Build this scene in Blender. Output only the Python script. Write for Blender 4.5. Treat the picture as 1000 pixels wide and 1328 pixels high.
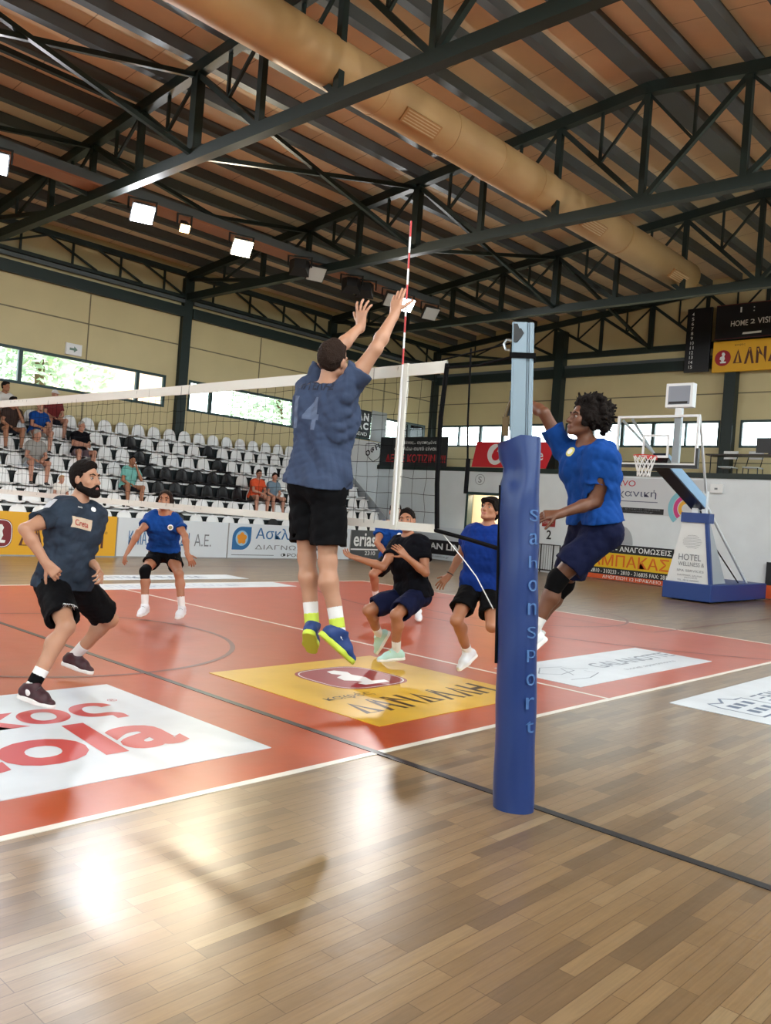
import bpy, bmesh, math, random
import numpy as np
from mathutils import Vector, Matrix
from mathutils.bvhtree import BVHTree
PI = math.pi
WHO = "ABCDEFGS"
random.seed(7)
for o in list(bpy.data.objects): bpy.data.objects.remove(o)
SC = bpy.context.scene
COL = SC.collection

# ------------------------------------------------------------------ camera
FPX, YAW, PITCH, ROLL = 1097.44, .8204, -.0006, .0748
CAM = Vector((-3.9116, -3.5629, 1.5093))
def cam_axes():
    fwd = Vector((math.sin(YAW)*math.cos(PITCH), math.cos(YAW)*math.cos(PITCH), math.sin(PITCH)))
    r = Vector((math.cos(YAW), -math.sin(YAW), 0)); u = r.cross(fwd)
    c, s = math.cos(ROLL), math.sin(ROLL)
    return c*r + s*u, -s*r + c*u, fwd
RIGHT, UPV, FWD = cam_axes()
cd = bpy.data.cameras.new('camera'); cam = bpy.data.objects.new('camera', cd); COL.objects.link(cam)
cd.sensor_fit = 'HORIZONTAL'; cd.sensor_width = 36; cd.lens = FPX/1000*36; cd.clip_end = 300
M3 = Matrix((RIGHT, UPV, -FWD)).transposed()
cam.matrix_world = Matrix.Translation(CAM) @ M3.to_4x4()
SC.camera = cam
def ray(u, v): return RIGHT*((u-500)/FPX) + UPV*(-(v-664)/FPX) + FWD
def at(u, v, d): return CAM + ray(u, v)*d          # a photo pixel and a distance along the view give a point
def on(u, v, ax, val):
    r = ray(u, v); return CAM + r*((val-CAM[ax])/r[ax])

# ------------------------------------------------------------------ light and exposure
SC.view_settings.view_transform = 'Standard'; SC.view_settings.look = 'None'
SC.view_settings.gamma = 1; SC.view_settings.use_curve_mapping = False
SC.view_settings.exposure = EXPOSURE = 0.32
SC.cycles.use_denoising = True; SC.cycles.use_adaptive_sampling = False
SC.cycles.max_bounces = 8; SC.cycles.diffuse_bounces = 4; SC.cycles.glossy_bounces = 3
SC.cycles.transparent_max_bounces = 12; SC.cycles.sample_clamp_indirect = 4
SC.cycles.caustics_reflective = False; SC.cycles.caustics_refractive = False
W = bpy.data.worlds.new('world'); SC.world = W; W.use_nodes = True
bg = W.node_tree.nodes['Background']; bg.inputs[0].default_value = (.84, .94, 1, 1); bg.inputs[1].default_value = 8.5
LAMP_W = 135          # watts of one floodlight

# ------------------------------------------------------------------ materials
def lin(c):
    c = c/255
    return c/12.92 if c <= .04045 else ((c+.055)/1.055)**2.4
def rgb(r, g, b): return (lin(r), lin(g), lin(b), 1)
MATS = {}
def mat(name, c, rough=.6, metal=0, spec=.5, noise=0, nscale=8, bump=0, bscale=60, emit=0, alpha=None, coat=0):
    if name in MATS: return MATS[name]
    m = bpy.data.materials.new(name); m.use_nodes = True; nt = m.node_tree; b = nt.nodes['Principled BSDF']
    b.inputs['Base Color'].default_value = c; b.inputs['Roughness'].default_value = rough
    b.inputs['Metallic'].default_value = metal; b.inputs['Specular IOR Level'].default_value = spec
    b.inputs['Coat Weight'].default_value = coat
    if emit: b.inputs['Emission Color'].default_value = c; b.inputs['Emission Strength'].default_value = emit
    tc = nt.nodes.new('ShaderNodeTexCoord')
    if noise:
        n = nt.nodes.new('ShaderNodeTexNoise'); n.inputs['Scale'].default_value = nscale; n.inputs['Detail'].default_value = 4
        nt.links.new(tc.outputs['Object'], n.inputs['Vector'])
        r = nt.nodes.new('ShaderNodeMapRange'); r.inputs[1].default_value = .3; r.inputs[2].default_value = .7
        r.inputs[3].default_value = 1-noise; r.inputs[4].default_value = 1+noise
        nt.links.new(n.outputs['Fac'], r.inputs[0])
        v = nt.nodes.new('ShaderNodeVectorMath'); v.operation = 'SCALE'; v.inputs[0].default_value = c[:3]
        nt.links.new(r.outputs[0], v.inputs['Scale']); nt.links.new(v.outputs[0], b.inputs['Base Color'])
    if bump:
        n = nt.nodes.new('ShaderNodeTexNoise'); n.inputs['Scale'].default_value = bscale; n.inputs['Detail'].default_value = 3
        nt.links.new(tc.outputs['Object'], n.inputs['Vector'])
        bn = nt.nodes.new('ShaderNodeBump'); bn.inputs['Strength'].default_value = bump; bn.inputs['Distance'].default_value = .01
        nt.links.new(n.outputs['Fac'], bn.inputs['Height']); nt.links.new(bn.outputs[0], b.inputs['Normal'])
    MATS[name] = m
    return m
def glass(name, tint=(.97, 1, .99, 1), fac=.06):
    if name in MATS: return MATS[name]
    m = bpy.data.materials.new(name); m.use_nodes = True; nt = m.node_tree; nt.nodes.clear()
    o = nt.nodes.new('ShaderNodeOutputMaterial'); t = nt.nodes.new('ShaderNodeBsdfTransparent'); g = nt.nodes.new('ShaderNodeBsdfGlossy')
    t.inputs[0].default_value = tint; g.inputs['Roughness'].default_value = .03
    x = nt.nodes.new('ShaderNodeMixShader'); f = nt.nodes.new('ShaderNodeFresnel'); f.inputs[0].default_value = 1.35
    nt.links.new(f.outputs[0], x.inputs[0]); nt.links.new(t.outputs[0], x.inputs[1]); nt.links.new(g.outputs[0], x.inputs[2])
    nt.links.new(x.outputs[0], o.inputs[0]); MATS[name] = m
    return m
def N(nt, t, **k):
    n = nt.nodes.new(t)
    for a, v in k.items(): setattr(n, a, v)
    return n
def wood_floor():
    m = bpy.data.materials.new('oak_parquet'); m.use_nodes = True; nt = m.node_tree; b = nt.nodes['Principled BSDF']; L = nt.links.new
    tc = N(nt, 'ShaderNodeTexCoord'); br = N(nt, 'ShaderNodeTexBrick')
    br.inputs['Scale'].default_value = 1; br.inputs['Brick Width'].default_value = .55; br.inputs['Row Height'].default_value = .066
    br.inputs['Mortar Size'].default_value = .0017; br.inputs['Mortar Smooth'].default_value = .3; br.offset = .41; br.offset_frequency = 3
    br.inputs['Color1'].default_value = (0, 0, 0, 1); br.inputs['Color2'].default_value = (1, 1, 1, 1); br.inputs['Mortar'].default_value = (.5, .5, .5, 1)
    L(tc.outputs['Object'], br.inputs['Vector'])
    rp = N(nt, 'ShaderNodeValToRGB'); e = rp.color_ramp.elements
    e[0].color = rgb(102, 82, 58); e[1].color = rgb(142, 121, 90)
    x = e.new(.3); x.color = rgb(121, 97, 67); x = e.new(.62); x.color = rgb(127, 102, 71); x = e.new(.88); x.color = rgb(133, 108, 76)
    L(br.outputs['Color'], rp.inputs[0])
    mp = N(nt, 'ShaderNodeMapping'); mp.inputs['Scale'].default_value = (3, 55, 1); L(tc.outputs['Object'], mp.inputs[0])
    # every plank shifts the grain, so that it does not run on from plank to plank
    sh = N(nt, 'ShaderNodeVectorMath', operation='SCALE'); sh.inputs['Scale'].default_value = 7; L(br.outputs['Color'], sh.inputs[0])
    ad = N(nt, 'ShaderNodeVectorMath', operation='ADD'); L(mp.outputs[0], ad.inputs[0]); L(sh.outputs[0], ad.inputs[1])
    n = N(nt, 'ShaderNodeTexNoise'); n.inputs['Scale'].default_value = 1; n.inputs['Detail'].default_value = 6; n.inputs['Distortion'].default_value = 1.2
    L(ad.outputs[0], n.inputs['Vector'])
    r = N(nt, 'ShaderNodeMapRange'); r.inputs[1].default_value = .3; r.inputs[2].default_value = .7; r.inputs[3].default_value = .86; r.inputs[4].default_value = 1.12
    L(n.outputs['Fac'], r.inputs[0])
    v = N(nt, 'ShaderNodeVectorMath', operation='SCALE'); L(rp.outputs[0], v.inputs[0]); L(r.outputs[0], v.inputs['Scale'])
    mx = N(nt, 'ShaderNodeMix', data_type='RGBA'); mx.inputs[7].default_value = rgb(84, 62, 40)
    L(br.outputs['Fac'], mx.inputs[0]); L(v.outputs[0], mx.inputs[6]); L(mx.outputs[2], b.inputs['Base Color'])
    nr = N(nt, 'ShaderNodeTexNoise'); nr.inputs['Scale'].default_value = 5; nr.inputs['Detail'].default_value = 5; L(tc.outputs['Object'], nr.inputs['Vector'])
    rr = N(nt, 'ShaderNodeMapRange'); rr.inputs[3].default_value = .276; rr.inputs[4].default_value = .296; L(nr.outputs['Fac'], rr.inputs[0]); L(rr.outputs[0], b.inputs['Roughness'])
    bw = N(nt, 'ShaderNodeTexNoise'); bw.inputs['Scale'].default_value = 9; L(tc.outputs['Object'], bw.inputs['Vector'])
    bs = N(nt, 'ShaderNodeMath', operation='MULTIPLY_ADD'); L(br.outputs['Color'], bs.inputs[0]); bs.inputs[1].default_value = .07; L(bw.outputs['Fac'], bs.inputs[2])
    bn = N(nt, 'ShaderNodeBump'); bn.inputs['Strength'].default_value = .2; bn.inputs['Distance'].default_value = .006; L(bw.outputs['Fac'], bn.inputs['Height']); L(bn.outputs[0], b.inputs['Normal'])
    b.inputs['Specular IOR Level'].default_value = .85
    return m
def court_paint(name, c, rough=.277):
    m = mat(name, c, rough, noise=.07, nscale=2.5); nt = m.node_tree; b = nt.nodes['Principled BSDF']
    tc = N(nt, 'ShaderNodeTexCoord'); bw = N(nt, 'ShaderNodeTexNoise'); bw.inputs['Scale'].default_value = 7
    nt.links.new(tc.outputs['Object'], bw.inputs['Vector'])
    bn = N(nt, 'ShaderNodeBump'); bn.inputs['Strength'].default_value = .2; bn.inputs['Distance'].default_value = .006
    nt.links.new(bw.outputs['Fac'], bn.inputs['Height']); nt.links.new(bn.outputs[0], b.inputs['Normal'])
    return m
GREEN = mat('dark_green_paint', rgb(20, 37, 35), .5)
STEEL = mat('purlin_grey', rgb(84, 92, 96), .5, .2)
WHITE = mat('white_plastic', rgb(236, 238, 240), .4)
BLACK = mat('black_plastic', rgb(14, 16, 22), .35)
WALLW = mat('white_wall_paint', rgb(226, 232, 236), .55, noise=.03, nscale=2)
BEIGE = mat('beige_panel', rgb(205, 190, 146), .55, noise=.04, nscale=1.2)
SEAM = mat('panel_seam', rgb(120, 112, 88), .6)
DECK = mat('roof_deck_board', rgb(238, 216, 182), .75, noise=.12, nscale=.8)
DUCTM = mat('tan_duct', rgb(188, 156, 112), .5, noise=.06, nscale=1.5)
TRAYM = mat('brown_tray', rgb(156, 98, 66), .6)
WINF = mat('window_frame_green', rgb(34, 62, 64), .45)
GLASS = glass('window_glass')

# ------------------------------------------------------------------ mesh helpers
class MB:
    def __init__(s): s.v, s.f, s.m = [], [], []
    def add(s, vs, fs, mi=0):
        o = len(s.v); s.v += [tuple(p) for p in vs]; s.f += [tuple(i+o for i in f) for f in fs]; s.m += [mi]*len(fs); return s
    def box(s, x0, x1, y0, y1, z0, z1, mi=0):
        return s.add([(x, y, z) for z in (z0, z1) for y in (y0, y1) for x in (x0, x1)],
                     [(0, 2, 3, 1), (4, 5, 7, 6), (0, 1, 5, 4), (2, 6, 7, 3), (0, 4, 6, 2), (1, 3, 7, 5)], mi)
    def obox(s, c, ax, ay, az, mi=0):      # centre and three half-axis vectors
        c = Vector(c); P = [c + i*ax + j*ay + k*az for k in (-1, 1) for j in (-1, 1) for i in (-1, 1)]
        return s.add(P, [(0, 2, 3, 1), (4, 5, 7, 6), (0, 1, 5, 4), (2, 6, 7, 3), (0, 4, 6, 2), (1, 3, 7, 5)], mi)
    def bar(s, p, q, w, h, mi=0, up=(0, 0, 1)):
        p, q = Vector(p), Vector(q); d = (q-p); L = d.length; d.normalize(); up = Vector(up)
        if abs(d.dot(up)) > .98: up = Vector((0, 1, 0)) if abs(d.y) < .9 else Vector((1, 0, 0))
        a = d.cross(up).normalized(); b = a.cross(d)
        return s.obox((p+q)/2, a*w/2, d*L/2, b*h/2, mi)
    def tube(s, pts, r, n=8, mi=0, cap=True):
        pts = [Vector(p) for p in pts]; rs = r if isinstance(r, (list, tuple)) else [r]*len(pts)
        rings = []; a = None
        for i, p in enumerate(pts):
            d = (pts[min(i+1, len(pts)-1)] - pts[max(i-1, 0)]).normalized()
            if a is None: a = d.orthogonal().normalized()
            a = (a - d*a.dot(d)).normalized(); b = d.cross(a)
            rings.append([p + (a*math.cos(2*PI*k/n) + b*math.sin(2*PI*k/n))*rs[i] for k in range(n)])
        vs = [q for R in rings for q in R]; fs = []
        for i in range(len(pts)-1):
            for k in range(n):
                k2 = (k+1) % n; fs.append((i*n+k, i*n+k2, (i+1)*n+k2, (i+1)*n+k))
        if cap: fs += [tuple(range(n))[::-1], tuple(range((len(pts)-1)*n, len(pts)*n))]
        return s.add(vs, fs, mi)
    def prism(s, poly, O, U, V, depth, mi=0):   # 2-D outline in the plane O + aU + bV, thickened along U x V
        O, U, V = Vector(O), Vector(U), Vector(V); n = U.cross(V).normalized()*depth; k = len(poly)
        a = [O + U*p[0] + V*p[1] for p in poly]; b = [p + n for p in a]
        return s.add(a+b, [tuple(range(k))[::-1], tuple(range(k, 2*k))] + [(i, (i+1) % k, k+(i+1) % k, k+i) for i in range(k)], mi)
    def grid(s, rows, mi=0, close=False):
        h, w = len(rows), len(rows[0]); vs = [p for r in rows for p in r]
        fs = [(i*w+j, i*w+(j+1) % w, (i+1)*w+(j+1) % w, (i+1)*w+j) for i in range(h-1) for j in range(w if close else w-1)]
        return s.add(vs, fs, mi)
def put(o, parent=None):
    COL.objects.link(o)
    if parent is not None:
        o.parent = parent; o.matrix_parent_inverse = WM(parent).inverted()
    return o
def WM(o):
    m = o.matrix_basis.copy()
    while o.parent is not None: m = o.parent.matrix_basis @ o.matrix_parent_inverse @ m if False else (o.parent.matrix_basis @ (o.matrix_parent_inverse @ m)); o = o.parent
    return m
def tag(o, label=None, cat=None, group=None, kind=None):
    if label: o['label'] = label
    if cat: o['category'] = cat
    if group: o['group'] = group
    if kind: o['kind'] = kind
    return o
def obj(name, mb, mats, parent=None, label=None, cat=None, group=None, kind=None, smooth=False, bevel=0):
    me = bpy.data.meshes.new(name)
    if isinstance(mb, MB): me.from_pydata(mb.v, [], mb.f); mi = mb.m
    else: me.from_pydata(mb[0], [], mb[1]); mi = None
    for m in (mats if isinstance(mats, (list, tuple)) else [mats]): me.materials.append(m)
    if mi and any(mi): me.polygons.foreach_set('material_index', mi)
    if smooth: me.polygons.foreach_set('use_smooth', [True]*len(me.polygons))
    me.update(); me.validate()
    o = put(bpy.data.objects.new(name, me), parent)
    if bevel:
        b = o.modifiers.new('bevel', 'BEVEL'); b.width = bevel; b.segments = 2; b.limit_method = 'ANGLE'
    return tag(o, label, cat, group, kind)
def thing(name, loc, label, cat, group=None, kind=None):
    o = bpy.data.objects.new(name, None); o.location = loc; COL.objects.link(o); o.empty_display_size = .1
    return tag(o, label, cat, group, kind)
def copy_tree(o, parent=None):
    c = o.copy(); COL.objects.link(c)
    if parent is not None: c.parent = parent
    for ch in list(o.children): copy_tree(ch, c)
    return c

_T = {}
def glyphs(s, bold=0, shear=0):
    """2-D outline mesh of a line of writing, scaled to the unit box."""
    k = (s, bold, shear)
    if k not in _T:
        cu = bpy.data.curves.new('t', 'FONT'); cu.body = s; cu.size = 1; cu.offset = bold; cu.shear = shear; cu.resolution_u = 4; cu.fill_mode = 'FRONT'
        o = bpy.data.objects.new('t', cu); COL.objects.link(o)
        dg = bpy.context.evaluated_depsgraph_get(); e = o.evaluated_get(dg); me = e.to_mesh()
        vs = [(v.co.x, v.co.y) for v in me.vertices]; fs = [tuple(p.vertices) for p in me.polygons]
        e.to_mesh_clear(); bpy.data.objects.remove(o); bpy.data.curves.remove(cu)
        x0 = min(v[0] for v in vs); x1 = max(v[0] for v in vs); y0 = min(v[1] for v in vs); y1 = max(v[1] for v in vs)
        _T[k] = ([((x-x0)/(x1-x0), (y-y0)/(y1-y0)) for x, y in vs], fs)
    return _T[k]
def write(mb, s, O, U, V, x, y, w, h, bold=0, mi=0, shear=0):
    """adds writing in the box (x, y, w, h) of the plane O + aU + bV (U, V unit vectors)"""
    vs, fs = glyphs(s, bold, shear); O, U, V = Vector(O), Vector(U), Vector(V)
    return mb.add([O + U*(x+a*w) + V*(y+b*h) for a, b in vs], fs, mi)
def word(mb, s, O, U, V, x, y, w, h, bold=.02, mi=0, gap=.16):
    """condensed capitals, every letter in a box of its own; the open Greek triangles are drawn as strokes"""
    n = len(s); lw = w/(n+gap*(n-1)); t = min(lw, h)*.29
    for i, ch in enumerate(s):
        a = x+i*lw*(1+gap)
        if ch == 'Δ': band(mb, [(a+t*.6, y+t/2), (a+lw-t*.6, y+t/2), (a+lw/2, y+h-t*.9)], t, O, U, V, mi, closed=True)
        elif ch == 'Λ': band(mb, [(a+t/2, y), (a+lw/2, y+h-t*.6), (a+lw-t/2, y)], t, O, U, V, mi)
        else: write(mb, ch, O, U, V, a, y, lw, h, bold, mi)
    return mb
def ell(cx, cy, rx, ry, n=24, a0=0, a1=2*PI): return [(cx+rx*math.cos(a0+(a1-a0)*i/n), cy+ry*math.sin(a0+(a1-a0)*i/n)) for i in range(n + (1 if a1-a0 < 6.28 else 0))]
def flat(mb, poly, O, U, V, mi=0):
    O, U, V = Vector(O), Vector(U), Vector(V)
    return mb.add([O + U*a + V*b for a, b in poly], [tuple(range(len(poly)))], mi)
def band(mb, pts, w, O, U, V, mi=0, closed=False):   # a line of width w through 2-D points
    pts = [Vector((a, b)) for a, b in pts]; n = len(pts); L, R = [], []
    for i, p in enumerate(pts):
        a = pts[(i-1) % n] if closed or i else p; b = pts[(i+1) % n] if closed or i < n-1 else p
        d = (b-a).normalized(); q = Vector((-d.y, d.x))*w/2; L.append(p+q); R.append(p-q)
    O, U, V = Vector(O), Vector(U), Vector(V); P = [O+U*a.x+V*a.y for a in L] + [O+U*a.x+V*a.y for a in R]
    return mb.add(P, [(i, n+i, n+(i+1) % n, (i+1) % n) for i in range(n if closed else n-1)], mi)
X, Y, Z = Vector((1, 0, 0)), Vector((0, 1, 0)), Vector((0, 0, 1))
ORD = 'first second third fourth fifth sixth seventh eighth ninth tenth eleventh twelfth thirteenth fourteenth fifteenth sixteenth seventeenth eighteenth nineteenth twentieth'.split()
ORD += ['twenty-'+x for x in ORD[:9]] + ['thirtieth', 'thirty-first', 'thirty-second', 'thirty-third', 'thirty-fourth']
# ================================================================== the hall
XL, XR, XW, YF, YN = -13.3, 21.7, 18.7, 18.1, -10.6   # left wall, right wall, white wall under the gallery, far wall, near wall
fl = obj('floor', MB().box(XL, XR, YN, YF, -.2, 0), wood_floor(), kind='structure')
ORANGE = court_paint('orange_court_paint', rgb(172, 70, 32))
LINEW = court_paint('white_line_paint', rgb(222, 218, 208), .3); LINEB = court_paint('black_line_paint', rgb(34, 32, 36), .3)
LINET = court_paint('thin_line_paint', rgb(112, 52, 48), .3)
o = obj('court_paint', MB().box(-9, 9, 0, 9, 0, .002), ORANGE, fl)
m = MB(); z = .004
for y in (0.0, 9.0): m.box(-9.05, 9.05, y-.025, y+.025, 0, z)
for x in (-9, 9): m.box(x-.025, x+.025, 0, 9, 0, z)
for x in (-3, 3): m.box(x-.02, x+.02, 0, 9, 0, z)
obj('volleyball_lines', m, LINEW, fl)
m = MB(); m.box(-.028, .028, -3, 12, 0, .0046)
obj('halfway_line', m, LINEB, fl)
m = MB(); O = (0, 0, .0042)
band(m, ell(0, 4.5, 1.8, 1.8, 64), .05, O, X, Y, closed=True)
for s in (-1, 1):
    c = s*12.42
    band(m, [(c-s*6.75*math.cos(a), 4.5+6.75*math.sin(a)) for a in np.linspace(-1.35, 1.35, 60)], .045, O, X, Y)
    band(m, [(s*14, 2.05), (s*8.2, 2.05), (s*8.2, 6.95), (s*14, 6.95)], .045, O, X, Y)
    band(m, ell(s*8.2, 4.5, 1.8, 1.8, 48), .04, O, X, Y, closed=True)
    band(m, [(s*14, -3), (s*14, 12)], .045, O, X, Y)
band(m, [(-14, 12), (14, 12)], .045, O, X, Y)
obj('basketball_lines', m, LINET, fl)

def wall_with_holes(name, ax, pos, th, a0, a1, z0, z1, holes, material):
    """wall across axis ax at pos (thickness th beyond it); holes (a, b, zl, zh) sorted along the wall"""
    m = MB()
    def bx(a, b, c, d):
        if b-a < 1e-4 or d-c < 1e-4: return
        m.box(*((a, b, pos, pos+th) if ax == 1 else (min(pos, pos+th), max(pos, pos+th), a, b)), c, d) if ax == 0 else m.box(a, b, min(pos, pos+th), max(pos, pos+th), c, d)
    p = a0
    for (a, b, c, d) in sorted(holes):
        bx(p, a, z0, z1); bx(a, b, z0, c); bx(a, b, d, z1); p = b
    bx(p, a1, z0, z1)
    return obj(name, m, material, kind='structure')
COLX = [-13.3+5.833*k for k in range(7)]       # frame lines of the steel frames, 21.7 the last
WZ0, WZ1 = 4.05, 4.98
fholes = [(c+.3, c+5.35, WZ0, WZ1) for c in COLX[:-1]]
wf = wall_with_holes('wall_far', 1, YF, .15, XL, XR, 0, 8.3, fholes, BEIGE)
m = MB()
for c in COLX[:-1]:
    m.box(c+2.86, c+2.89, YF-.012, YF, 4.98, 6.75); m.box(c+2.86, c+2.89, YF-.012, YF, 2.9, 4.05)
    m.box(c+.1, c+5.7, YF-.012, YF, 5.93, 5.965)
obj('panel_seam', m, SEAM, wf)
RY = [18.1, 12.38, 6.4, .4, -5.6]                # columns of the right wall
rholes = [(b+.3, a-.3, 4.2, 5.03) for a, b in zip(RY[:-1], RY[1:])]
obj('white_dado', MB().box(16.0, XW, YF-.02, YF, 0, 3.3), WALLW, wf)
wr = wall_with_holes('wall_right', 0, XR, .15, YN, YF, 0, 9.6, rholes, BEIGE)
m = MB()
for a, b in zip(RY[:-1], RY[1:]): m.box(XR-.012, XR, b+.1, a-.1, 5.83, 5.865); m.box(XR-.012, XR, b+.1, a-.1, 3.72, 3.75)
obj('panel_seam', m, SEAM, wr)
nholes = [(c+.3, c+5.35, 3.4, 5.6) for c in COLX[:-1]]
wall_with_holes('wall_near', 1, YN, -.15, XL, XR, 0, 8.3, nholes, BEIGE)
wall_with_holes('wall_left', 0, XL, -.15, YN, YF, 0, 9.6, [(-8, 0, 3.4, 5.6), (2, 10, 3.4, 5.6)], BEIGE)
# windows: frame with mullions, one pane mesh per window
def window(n, ax, pos, a, b, z0, z1, mull, d=.1):
    m = MB(); g = MB()
    def bx(mb, p, q, c, e, dd=d, off=0.0):
        if ax == 1: mb.box(p, q, pos-dd/2+off, pos+dd/2+off, c, e)
        else: mb.box(pos-dd/2+off, pos+dd/2+off, p, q, c, e)
    t = .07
    bx(m, a, b, z0, z0+t); bx(m, a, b, z1-t, z1); bx(m, a, a+t, z0+t, z1-t); bx(m, b-t, b, z0+t, z1-t)
    for (c, w) in mull: bx(m, c-w/2, c+w/2, z0+t, z1-t)
    bx(g, a+t, b-t, z0+t, z1-t, .008)
    o = obj('window_%d' % n, m, WINF, kind='structure'); obj('pane', g, GLASS, o)
    return o
n = 1
for c in COLX[:-1]:
    window(n, 1, YF+.03, c+.3, c+5.35, WZ0, WZ1, [(c+1.12, .1), (c+4.45, .09)]); n += 1
for a, b in zip(RY[:-1], RY[1:]):
    k = 5; w = (a-b-.6)/k
    window(n, 0, XR+.03, b+.3, a-.3, 4.2, 5.03, [(b+.3+w*i, .11 if i in (2, 3) else .06) for i in range(1, k)]); n += 1
for c in COLX[:-1]:
    window(n, 1, YN-.03, c+.3, c+5.35, 3.4, 5.6, [(c+2, .1), (c+3.7, .1)]); n += 1
for a, b in ((-8, 0), (2, 10)):
    window(n, 0, XL-.03, a, b, 3.4, 5.6, [(a+2.7, .1), (a+5.3, .1)]); n += 1
# white wall below the gallery, with its open door, and the gallery floor
DY0, DY1, DZ = 12.15, 13.85, 2.38
ww = wall_with_holes('wall_gallery', 0, XW, .2, YN, YF, 0, 3.06, [(DY0, DY1, 0, DZ)], WALLW)
obj('gallery_floor', MB().box(XW+.2, XR, YN, YF, 2.9, 3.06), WALLW, ww)
obj('gallery_edge', MB().box(XW-.04, XW+.24, YN, YF, 3.06, 3.2), GREEN, ww)
obj('wall_back', MB().box(20.6, 20.7, 10.5, 15, 0, 2.9), mat('cream_room', rgb(240, 226, 196), .7), kind='structure')
m = MB(); m.box(XW-.03, XW+.23, DY0, DY0+.09, 0, DZ); m.box(XW-.03, XW+.23, DY1-.09, DY1, 0, DZ); m.box(XW-.03, XW+.23, DY0+.09, DY1-.09, DZ-.09, DZ)
d1 = obj('door_1', m, WINF, kind='structure')
lt = thing('ceiling_lamp', (20, 13, 2.86), 'round lamp on the ceiling of the lit room behind the open door', 'lamp')
obj('diffuser', MB().tube([(20, 13, 2.9), (20, 13, 2.84)], .16, 20), mat('lamp_warm', (1, .86, .62, 1), emit=6), lt)
ld = bpy.data.lights.new('room_light', 'POINT'); ld.energy = 220; ld.color = (1, .85, .65); ld.shadow_soft_size = .15
lo = bpy.data.objects.new('room_light', ld); lo.location = (20, 13, 2.65); put(lo, lt)

# ---- roof: deck, purlins, trusses, columns
RIDGE = 3.75
def ztop(y):      # top chord height
    if y >= RIDGE: return 9.42 - (y-RIDGE)*(9.42-7.95)/(18.1-RIDGE)
    return 9.42 - (RIDGE-y)*.1
m = MB()
ys = [18.35, RIDGE, -10.85]
for a, b in ((18.35, RIDGE), (RIDGE, -10.85)):
    A, B = ztop(a)+.32, ztop(b)+.32
    m.add([(x, y, z+h) for h in (0, .08) for (y, z) in ((a, A), (b, B)) for x in (XL-.3, XR+.3)], [(0, 2, 3, 1), (4, 5, 7, 6), (0, 1, 5, 4), (2, 6, 7, 3), (0, 4, 6, 2), (1, 3, 7, 5)])
def deck_mat():
    m = DECK; nt = m.node_tree; b = nt.nodes['Principled BSDF']; L = nt.links.new
    src = b.inputs['Base Color'].links[0].from_socket
    tc = N(nt, 'ShaderNodeTexCoord'); br = N(nt, 'ShaderNodeTexBrick'); br.inputs['Scale'].default_value = 1
    br.inputs['Brick Width'].default_value = 1.25; br.inputs['Row Height'].default_value = 40; br.offset = 0
    br.inputs['Mortar Size'].default_value = .01; br.inputs['Color1'].default_value = br.inputs['Color2'].default_value = (1, 1, 1, 1); br.inputs['Mortar'].default_value = (.55, .5, .45, 1)
    L(tc.outputs['Object'], br.inputs['Vector'])
    v = N(nt, 'ShaderNodeVectorMath', operation='MULTIPLY'); L(src, v.inputs[0]); L(br.outputs['Color'], v.inputs[1]); L(v.outputs[0], b.inputs['Base Color'])
    return m
obj('ceiling', m, deck_mat(), kind='structure')
k = 0
PY = [RIDGE + .9*i for i in range(-9, 16)]
for i, y in enumerate(sorted(PY, reverse=True)):
    m = MB(); zc = ztop(y)
    w = .17 if abs(y-RIDGE) > .1 else .4
    for j in range(6): m.box(COLX[j], COLX[j+1], y-w/2, y+w/2, zc+.1, zc+.32)
    lab = 'wide double purlin along the roof ridge' if abs(y-RIDGE) < .1 else 'long grey roof purlin, %s in order from the far wall' % ORD[i]
    obj('roof_purlin', m, STEEL, label=lab, cat='purlin', group='roof purlins')
NODES = [RIDGE + 1.8*i for i in range(-7, 8)]
NODES[-1] = 18.0
WHICH = {2: 'nearest the camera, crossing the top of the picture at left', 3: 'second from the white gallery wall, running over the net antenna', 4: 'third in depth, passing behind the net pole', 5: 'farthest, standing against the right end wall'}
TL = {0: 'dark green roof truss at the left end of the hall', 1: 'dark green roof truss over the court behind the bearded player', 2: 'dark green roof truss over the left attack line',
      3: 'nearest whole dark green roof truss, crossing the top left of the view', 4: 'dark green roof truss in the middle, its lower chord just above the antenna',
      5: 'dark green roof truss behind the top of the net pole', 6: 'dark green roof truss against the right end wall behind the scoreboard'}
ZB = 7.35
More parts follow.
